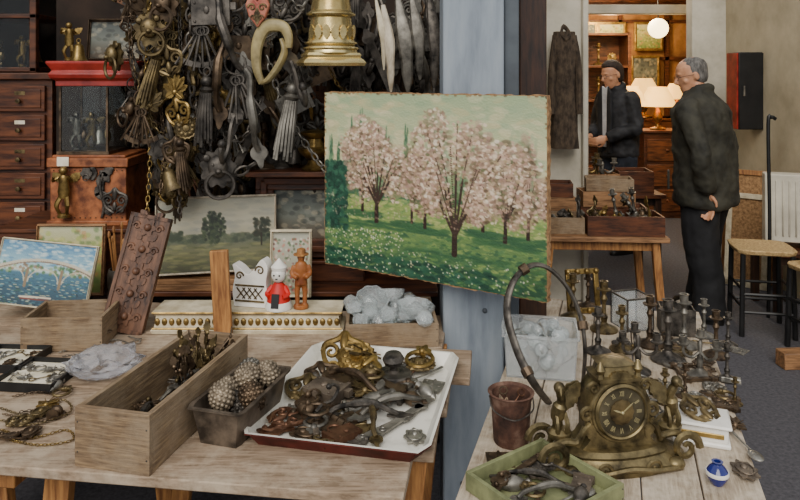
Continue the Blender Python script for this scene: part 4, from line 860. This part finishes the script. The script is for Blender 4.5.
# ================================================================ PASSAGE furniture
def table4(name,label,w,l,h,M_,m1,m2,t=.03,leg=.045,spl=5):
    g=G(); g.box(w,l,t,X(0,0,h-t/2)); ps=[('table_top',g,MT[m1],{'bevel':.004})]
    for x in(-1,1):
        for y in(-1,1): ps.append(bxp('leg',leg,leg,h-t,X(x*(w/2-.05),y*(l/2-.05),(h-t)/2,ry=-x*spl),MT[m2]))
    for y in(-1,1): ps.append(bxp('apron',w-.14,.02,.06,X(0,y*(l/2-.06),h-t-.03),MT[m2]))
    thing(name,label,'table',ps,M_)
TP=X(1.25,4.5,0,rz=-4)
table4('work_table','brown wooden work table with splayed legs and boxes',.78,.56,.62,TP,'owoodX','owood')
def case(w,l,h,ms,M_,label): thing('wooden_box',label,'box',[('box_body',openbox(w,l,h,.012),ms,{'bevel':.002})],M_)
case(.46,.24,.12,DM,local(TP,.14,-.13,.621),'open brown wooden case on the work table')
case(.3,.22,.1,WM,local(TP,-.25,-.1,.621),'pale wooden crate on the work table')
case(.42,.2,.12,DM,local(TP,.14,.14,.621,rz=-3),'dark shallow box at the back of the work table')
case(.28,.2,.18,OM,local(TP,-.25,.14,.621,rz=3),'orange brown deep box on the work table')
case(.34,.18,.1,OM,local(TP,.1,.14,.742,rz=4),'brown tray stacked on a dark box')
case(.26,.18,.09,DM,local(TP,-.25,.14,.802,rz=-4),'dark tray stacked on an orange brown box')
case(.3,.17,.08,WM,local(TP,.12,.14,.843,rz=-6),'pale tray on top of the stacked boxes')
for i in range(30): put(R.choice(['bell','knob','scroll','candle','knocker','handle','ring']),R.choice(['obrass','bronze','iron','brass','pewter']),local(TP,R.uniform(-.3,.3),-.13+R.uniform(-.05,.05),.68+.06*R.random(),rx=R.uniform(-70,20),rz=R.uniform(0,360),s=1.1),'among boxes on the work table','metalware on the work table')
table4('side_table','dark wooden side table further along the passage',.8,.5,.7,X(1.6,5.5,0),'dwood','dwoodZ',spl=0)
case(.46,.3,.14,OM,X(1.44,5.48,.701,rz=5),'brown wooden tray on the side table')
case(.26,.26,.16,DM,X(1.82,5.48,.701,rz=-5),'dark square crate on the side table')
for i in range(9): put(['candle','branch','bell'][i%3],R.choice(['brass','obrass','pewter']),X(1.27+.045*i,5.48,.74+(.04 if i%3==2 else 0),s=1.4),'on the dark side table')
def chair(M_,label,m,seat_m,w=.42,h=.46,back=.45,name='chair'):
    g=G(); g.loft([(0,0,h-.03,w/2,w/2-.01),(0,0,h,w/2+.01,w/2),],28,sq=.8); parts=[('seat',g,MT[seat_m],{'bevel':.006})]
    for x in(-1,1):
        for y in(-1,1):
            q=G(); top=h+back if (y>0 and back) else h-.03
            q.tube([(x*(w/2-.02),y*(w/2-.02),0),(x*(w/2-.03),y*(w/2-.03),h-.03)]+([(x*(w/2-.03),w/2+.03,top)] if y>0 and back else []),.016,8); parts.append(('leg',q,MT[m]))
    for z in(.15,.26):
        for y in(-1,1):
            q=G(); q.tube([(-w/2+.02,y*(w/2-.02),z),(w/2-.02,y*(w/2-.02),z)],.009,6); parts.append(('stretcher',q,MT[m]))
            q=G(); q.tube([(y*(w/2-.02),-w/2+.02,z+.03),(y*(w/2-.02),w/2-.02,z+.03)],.009,6); parts.append(('stretcher',q,MT[m]))
    if back:
        for z in(.15,.28,.4): q=G(); q.box(w-.06,.016,.05,X(0,w/2+.01,h+z,rx=-5)); parts.append(('backrest_slat',q,MT[m]))
    thing(name,label,'chair' if back else 'stool',parts,M_)
chair(X(2.27,4.4,0,rz=-12),'black wooden stool with woven cane seat','black','cane',w=.34,h=.53,back=0,name='stool')
chair(X(2.47,4.0,0,rz=10),'low black wooden stool with woven seat by wall','black','cane',w=.36,h=.5,back=0,name='stool')
g=G(); g.loft([(0,0,0,.12,.13),(0,0,.03,.14,.14),(0,0,.06,.11,.11)],20,sq=.7); thing('folded_cloth','folded pale cloth lying on the black stool','cloth',[('cloth',g,MT['cream'])],X(2.47,4.0,.502,rz=20),bevel=.01)
table4('low_table','low dark table against the wall under a heater',.36,.4,.42,X(2.65,4.82,0),'dwood','dwoodZ',spl=0)
g=G(); g.box(.3,.14,.46,X(0,0,.27))
for i in range(7): g.box(.012,.15,.38,X(-.12+.04*i,-.004,.27))
ft=[]
for x in(-.1,.1): f=G(); f.box(.04,.2,.045,X(x,0,.0225)); ft.append(('foot',f,MT['black']))
k=G(); k.lathe([(.02,0),(.02,.02),(.005,.024)],14,X(.1,-.078,.43,rx=90)); thing('electric_heater','white ribbed electric heater standing against the wall','heater',[('heater_body',g,MT['heater'],{'bevel':.006}),('dial_knob',k,MT['black'])]+ft,X(2.67,4.82,.421,rz=-20))
g=G(); g.box(.19,.18,.61); d_=G(); d_.box(.19,.012,.6,X(0,-.096,0)); r_=G(); r_.box(.012,.17,.6,X(-.101,0,0)); hd=G(); hd.box(.012,.012,.08,X(-.06,-.108,0))
thing('fire_cabinet','black wall cabinet with bright red side panel','cabinet',[('cabinet_body',g,MT['black'],{'bevel':.004}),('cabinet_door',d_,MT['black'],{'bevel':.003}),('side_panel',r_,MT['red']),('door_handle',hd,MT['pewter'])],X(2.76,5.6,1.475))
def leanframe(M_,w,h,m,label):
    g=G()
    for x,z,a,b in((0,.02,w,.04),(0,h-.02,w,.04),(-w/2+.02,h/2,.04,h),(w/2-.02,h/2,.04,h)): g.box(a,.025,b,X(x,0,z))
    b=G(); b.box(w-.06,.008,h-.06,X(0,.005,h/2)); thing('picture_frame',label,'frame',[('frame',g,MT[m],{'bevel':.003}),('backing',b,MT['canvasback'])],M_)
leanframe(X(2.68,5.42,0,rz=-35)@X(rx=-9),.36,.86,'owood','orange wooden picture frame leaning on the wall')
leanframe(X(2.6,5.28,0,rz=-40)@X(rx=-9),.3,.7,'cream','cream picture frame leaning in front of another')
g=G(); g.tube(cat([(0,0,0),(.01,0,.6),(0,0,1.26),(.02,0,1.32),(.05,0,1.31)],6),.012,8); thing('walking_stick','tall black walking stick leaning behind the stool','stick',[('stick',g,MT['black'])],X(2.43,4.62,0,ry=0))
def coat(M_,m,label,s=1):
    g=G(); rs=[]
    for z,rx,ry in((0,.16,.06),(-.12,.19,.09),(-.35,.17,.08),(-.6,.19,.1),(-.85,.22,.11)):
        rs.append([(rx*math.cos(a)*(1+.07*math.sin(a*7+z*9)),ry*math.sin(a)*(1+.12*math.sin(a*7+z*9)),z) for a in [2*math.pi*k/36 for k in range(36)]])
    g.rings(rs); sl=[]
    for x in(-1,1): q=G(); q.tube(cat([(x*.14,0,-.04),(x*.2,-.03,-.25),(x*.21,-.04,-.6)],5),[.05]*6+[.06]*5,10); sl.append(('sleeve',q,MT[m]))
    c=G(); c.tube(cat([(-.07,-.04,-.02),(0,-.08,-.06),(.07,-.04,-.02),(0,.05,.04),(-.07,-.04,-.02)],4),.02,6)
    thing('coat',label,'coat',[('coat_body',g,MT[m]),('collar',c,MT[m])]+sl,M_@X(s=s))
coat(X(1.14,4.85,1.9,s=(.45,.6,.95)),'cloth','brown coat hanging on the passage pillar')
coat(X(2.82,4.3,1.55,rz=90,s=(.7,.35,.7)),'cloth','brown cloth coat hanging on the plaster wall')
g=G(); g.box(.5,.09,.09,X(0,0,.045)); thing('wooden_beam','short brown wooden beam lying on the asphalt','beam',[('beam',g,MT['owoodX'])],X(2.33,3.85,0,rz=4),bevel=.006)
def lamp(M_,label,s=1):
    a=G(); a.lathe([(.08,0),(.08,.015),(.03,.03),(.02,.06),(.045,.1),(.05,.14),(.02,.2),(.012,.24),(.012,.3)],20); b=G(); b.lathe([(.19,.24),(.15,.33),(.09,.44),(.085,.44),(.145,.33),(.185,.24)],28)
    thing('table_lamp',label,'lamp',[('lamp_base',a,MT['brass']),('lamp_shade',b,MT['shade'])],M_@X(s=s))
g=G(); g.box(.5,.35,.95,X(0,0,.475)); g.box(.55,.4,.03,X(0,0,.965)); d_=[]
for z in(.2,.48,.76): q=G(); q.box(.44,.02,.24,X(0,-.185,z)); q.ball(.015,X(0,-.2,z)); d_.append(('drawer',q,MT['shopw']))
thing('chest_of_drawers','dark chest of drawers carrying a lit lamp','chest of drawers',[('chest_body',g,MT['dwood'])]+d_,X(2.98,8.0,0),bevel=.004)
lamp(X(2.93,7.96,.981),'lit cream shaded table lamp on a chest of drawers',1.1)
lamp(X(2.62,9.05,1.051),'lit amber table lamp on the shop counter',1.0); lamp(X(3.6,9.1,1.051),'lit table lamp at the end of the counter',1.0); lamp(X(3.15,9.05,1.051),'lit table lamp in the middle of the counter',1.15)
g=G(); g.box(2.3,.5,1.05,X(0,0,.525)); g.box(2.36,.54,.03,X(0,0,1.035)); thing('shop_counter','dark wooden counter in the shop beyond','counter',[('counter',g,MT['shopw'])],X(2.95,9.1,0),bevel=.005)
g=G(); g.ball(.1,n=20,k=12); b=G(); b.tube([(0,0,.1),(0,0,.74)],.006,6); thing('pendant_lamp','round glowing white globe pendant lamp','lamp',[('globe',g,MT['globe']),('cord',b,MT['black'])],X(2.6,7.05,2.07))
for i,(x,z,w,h) in enumerate(((2.3,2.0,.35,.4),(2.75,1.5,.3,.35),(3.15,2.05,.35,.4),(3.65,1.5,.35,.45),(3.7,2.1,.35,.35),(2.75,2.1,.3,.35),(3.2,1.5,.3,.3))):
    picture(portrait() if i%2 else meadow(),w,h,X(x,10.42,z-.1),['meadow','dark'][i%2]+' picture in gilt frame on the lit shop wall',frame=MT['gold'],fw=.04)
g=G()
for x in(-.4,.4): g.box(.04,.36,2.1,X(x,0,1.05))
for z in(.1,.5,.9,1.3,1.7,2.08): g.box(.8,.36,.03,X(0,0,z))
g.box(.8,.02,2.1,X(0,.17,1.05)); thing('bookcase','tall dark wooden shelf unit with brass objects','bookcase',[('shelf_unit',g,MT['shopw'])],X(2.3,8.4,0),bevel=.004)
for i in range(16): put(['candle','bell','candle','knocker'][i%4],R.choice(['brass','gold','silver']),X(2.05+.16*(i%4),8.36,[.916,1.316,1.716,.516][i//4]+(.09 if i%4 in(1,3) else 0),s=1.5),'on the shop shelf unit','brassware on the shop shelves')
lamp(X(2.5,7.55,1.151),'small lit lamp on a dark stand in the shop',.75)
g=G(); g.lathe([(.16,0),(.16,.03),(.03,.06),(.03,1.08),(.14,1.12),(.15,1.15)],24); thing('lamp_stand','round dark wooden pedestal stand under a lit lamp','pedestal',[('pedestal',g,MT['shopw'])],X(2.5,7.55,0))
# ================================================================ PEOPLE
def hand(g,wr,d,side,nrm,s=1.,curl=.5):
    d=d.normalized(); side=(side-d*side.dot(d)).normalized(); nrm=d.cross(side)*(1 if nrm>0 else -1)
    P=lambda a,b,c: wr+(d*a+side*b+nrm*c)*s
    Mx=Matrix((side,d,nrm)).transposed().to_4x4(); Mx.translation=P(.048,0,0)
    g.ball(1,Mx@X(s=(.04*s,.055*s,.017*s)),n=12,k=8)
    for i,(b,l) in enumerate(((-.029,.066),(-.01,.078),(.01,.074),(.028,.058))):
        g.tube([P(.08,b,0),P(.08+l*.4,b*1.05,.012*curl*2),P(.08+l*.75,b*1.05,.03*curl*2),P(.08+l*.9,b,.052*curl*2)],[.0095*s,.009*s,.0085*s,.007*s],7)
    g.tube([P(.02,-.03,.004),P(.05,-.052,.014),P(.08,-.055,.026)],[.012*s,.0105*s,.008*s],7)
def person(M_,label,arms,turn,tilt,jm,hm,tm='trou',jhem=.74,open_=False,bald=False,W_=1.,stride=0,stoop=0,LW=1.):
    HM=X(0,-.035-stoop,1.61-stoop*.3,rz=turn)@X(rx=tilt)
    b=G()
    b.loft([(0,0,.86,.13,.1),(0,0,.98,.145,.105),(0,0,1.1,.135,.1),(0,0,1.25,.15,.105),(0,-stoop*.4,1.38,.16,.095),(0,-stoop*.6,1.45,.1,.07)],20)
    b.tube([(0,.005-stoop*.4,1.4),(0,-stoop*.7,1.49),(0,-.02-stoop,1.56-stoop*.3)],[.065,.056,.056],14)
    b.loft([(0,-.06,-.118,.022,.02),(0,-.045,-.105,.042,.045),(0,-.03,-.08,.054,.066),(0,-.018,-.05,.063,.08),(0,-.008,-.01,.07,.09),(0,0,.03,.075,.097),(0,.004,.07,.072,.093),(0,.006,.1,.055,.072),(0,.008,.12,.028,.036)],20,HM)
    b.tube([(0,-.09,.03),(0,-.104,.005),(0,-.118,-.02),(0,-.1,-.032)],[.008,.011,.014,.01],8,HM)
    b.ell(0,-.088,.034,.045,.012,.01,HM); b.ell(0,-.082,-.064,.024,.014,.014,HM); b.ell(0,-.075,-.105,.02,.016,.014,HM)
    for s in(-1,1): b.ell(s*.076,.008,-.002,.009,.02,.032,HM); b.ell(s*.045,-.06,-.02,.02,.02,.022,HM)
    st=lambda z: -stoop*max(0,(z-1.1)/.4)
    j=G(); j.loft([(x,y+.004+st(z),z,rx*W_,ry*W_) for x,y,z,rx,ry in((0,.005,jhem,.188,.148),(0,.005,jhem+.03,.2,.156),(0,.005,jhem+.12,.2,.152),(0,0,.98,.2,.148),(0,-.005,1.1,.196,.145),(0,.0,1.25,.205,.142),(0,.004,1.36,.205,.132),(0,.006,1.42,.168,.11),(0,.006,1.46,.105,.085),(0,.002,1.5,.072,.07))],28)
    j.tube([p+Vector((0,st(1.48),0)) for p in cat([(-.055,-.055,1.46),(-.08,.02,1.5),(0,.08,1.52),(.08,.02,1.5),(.055,-.055,1.46)],5)],.022,8,flat=1.5)
    for sd,(el,wr,sv,nn,cu) in arms.items():
        s=1 if sd=='L' else -1; sh=Vector((s*.172*W_,.01+st(1.39),1.37)); el=Vector(el); wr=Vector(wr)
        b.tube([sh,(sh+el)/2,el,(el+wr)/2,wr],[.045,.043,.036,.034,.026],10)
        hand(b,wr,wr-el,Vector(sv),nn,1.05,cu)
        j.tube(cat([Vector((s*.11*W_,.01+st(1.4),1.41)),sh,(sh+el)/2,el,(el+wr)/2,wr+(el-wr)*.04],3),[.055,.066,.077,.077,.075,.072,.069,.067,.065,.064,.062,.06,.058,.057,.056,.052],12)
    t=G()
    for s in(-1,1):
        fy=s*stride
        kn=(s*.1*LW,-.015+fy*.5,.5); an=(s*.112,.02+fy,.09)
        b.tube([(s*.085,0,.9),(s*.095,-.01,.7),kn,(s*.106,.01+fy*.75,.3),an],[.075,.068,.05,.048,.034],12)
        b.ell(s*.112,-.04+fy,.035,.036,.1,.03)
        t.tube(cat([(s*.085,0,.96),(s*.092,0,.8),(s*.1*LW,-.01+fy*.5,.5),(s*.108,.008+fy*.75,.25),(s*.112,.0+fy,.035)],3),[q*LW for q in[.115,.113,.111,.108,.1,.094,.089,.087,.086,.085,.084,.086,.09]],14)
    t.loft([(0,0,.84,.15*LW,.11*LW),(0,0,.92,.175,.125),(0,0,1.0,.17,.12)],20)
    root=bpy.data.objects.new('person',None); COL.objects.link(root); root.matrix_local=M_; root['label']=label; root['category']='person'
    mk('body',b,MT['skin'],root,remesh=.0065)
    mk('jacket',j,MT[jm],root,remesh=.011,folds=.045)
    mk('trousers',t,MT[tm],root,remesh=.012,folds=.025)
    for s in(-1,1):
        q=G(); q.loft([(s*.112,-.055,0,.054,.145),(s*.112,-.055,.025,.054,.147),(s*.112,-.05,.05,.047,.132),(s*.112,-.0,.085,.044,.075),(s*.112,.015,.11,.045,.055)],20,X(0,s*stride,0)); mk('shoe',q,MT['shoe'],root)
    h=G()
    if bald: rs=[(0,.03,-.06,.058,.05),(0,.03,-.03,.074,.066),(0,.022,.01,.079,.084),(0,.024,.05,.080,.088),(0,.02,.085,.071,.084),(0,.014,.112,.046,.058),(0,.01,.127,.014,.018)]
    else: rs=[(0,.04,-.075,.056,.046),(0,.036,-.04,.074,.062),(0,.04,.0,.080,.066),(0,.036,.04,.080,.076),(0,.02,.075,.078,.086),(0,.0,.1,.07,.088),(0,-.004,.125,.052,.07),(0,.004,.14,.022,.03)]
    h.loft(rs,22,HM); mk('hair',h,MT[hm],root,remesh=.006,folds=.014)
    for s in(-1,1):
        q=G(); q.ell(s*.03,-.082,.012,.009,.006,.005,HM,n=10,k=6); mk('eye',q,MT['eye'],root)
    q=G(); q.ell(0,-.094,-.063,.02,.004,.0035,HM,n=10,k=5); mk('mouth',q,MT['lip'],root)
    q=G()
    for s in(-1,1): q.ring(.021,.0014,HM@X(s*.031,-.104,.01),sx=1.15,sz=.8,n=16); q.tube([(s*.055,-.104,.014),(s*.078,-.05,.014),(s*.08,.01,.008)],.0016,5,HM)
    q.tube([(-.009,-.108,.014),(.009,-.108,.014)],.0014,5,HM); mk('glasses',q,MT['black'],root)
    if open_:
        q=G(); q.prism([(-.035,1.5),(0,1.48),(.035,1.5),(.034,1.4),(.03,1.1),(.026,.95),(-.026,.95),(-.03,1.1),(-.034,1.4)],.02,X(0,-.15,0)); mk('shirt_front',q,MT['shirt'],root,bevel=.004)
        for s in(-1,1): q=G(); q.prism([(s*.024,.9),(s*.075,.9),(s*.085,1.2),(s*.08,1.44),(s*.04,1.5),(s*.03,1.4)],.022,X(0,-.155,0)); mk('lapel',q,MT[jm],root,bevel=.005)
    else:
        for s in(-1,1): q=G(); q.box(.1,.014,.12,X(s*.1*W_,-.15*W_,.9,rz=s*24)); mk('pocket',q,MT[jm],root,bevel=.004)
    return root
person(X(2.03,4.66,0,rz=-134),'person in dark khaki jacket and black trousers, hands held low',
 {'L':((.31,.09,1.09),(.21,.09,.85),(0,-1,0),-1,.7),'R':((-.31,.05,1.1),(-.25,-.06,.86),(0,-1,0),1,.5)},36,16,'jack','hairg',bald=True,W_=1.28,stride=.07,stoop=.05,LW=1.22)
person(X(1.99,6.4,0,rz=-62),'person in open black jacket holding something in both hands',
 {'L':((.25,-.02,1.13),(.1,-.24,1.04),(0,0,1),1,.9),'R':((-.25,-.02,1.13),(-.1,-.24,1.04),(0,0,1),-1,.9)},-8,16,'jackb','hairb',tm='jean',jhem=.86,open_=True,W_=1.04,stoop=.03)
# ================================================================ LIGHT
w=bpy.data.worlds.new('w'); bpy.context.scene.world=w; w.use_nodes=True
bg=w.node_tree.nodes['Background']; bg.inputs[0].default_value=(.93,.96,1,1); bg.inputs[1].default_value=.9
def light(t,loc,rot,e,col=(1,1,1),size=1,ang=None):
    l=bpy.data.lights.new('light',t); l.energy=e; l.color=col
    if t=='AREA': l.shape='RECTANGLE'; l.size=size; l.size_y=size
    elif t=='SUN': l.angle=ang
    else: l.shadow_soft_size=size
    o=bpy.data.objects.new('light',l); o.location=loc; o.rotation_euler=[math.radians(a) for a in rot]; COL.objects.link(o)
light('SUN',(0,0,5),(50,-14,0),2.9,(1,.95,.87),ang=.7)
light('POINT',(2.6,7.6,2.4),(0,0,0),60,(1,.74,.42),.15)
light('POINT',(2.9,9.6,2.3),(0,0,0),120,(1,.7,.36),.2)
light('POINT',(2.3,7.2,2.4),(0,0,0),30,(1,.8,.5),.1)
light('AREA',(2.0,7.4,2.78),(0,0,0),30,(1,.92,.8),1.2)
cam=bpy.data.cameras.new('camera'); cam.sensor_width=36; cam.lens=31.5; cam.shift_y=-175/800; cam.clip_start=.05
co=bpy.data.objects.new('camera',cam); co.location=(0,0,ZC); co.rotation_euler=(math.radians(90),0,0); COL.objects.link(co)
bpy.context.scene.camera=co
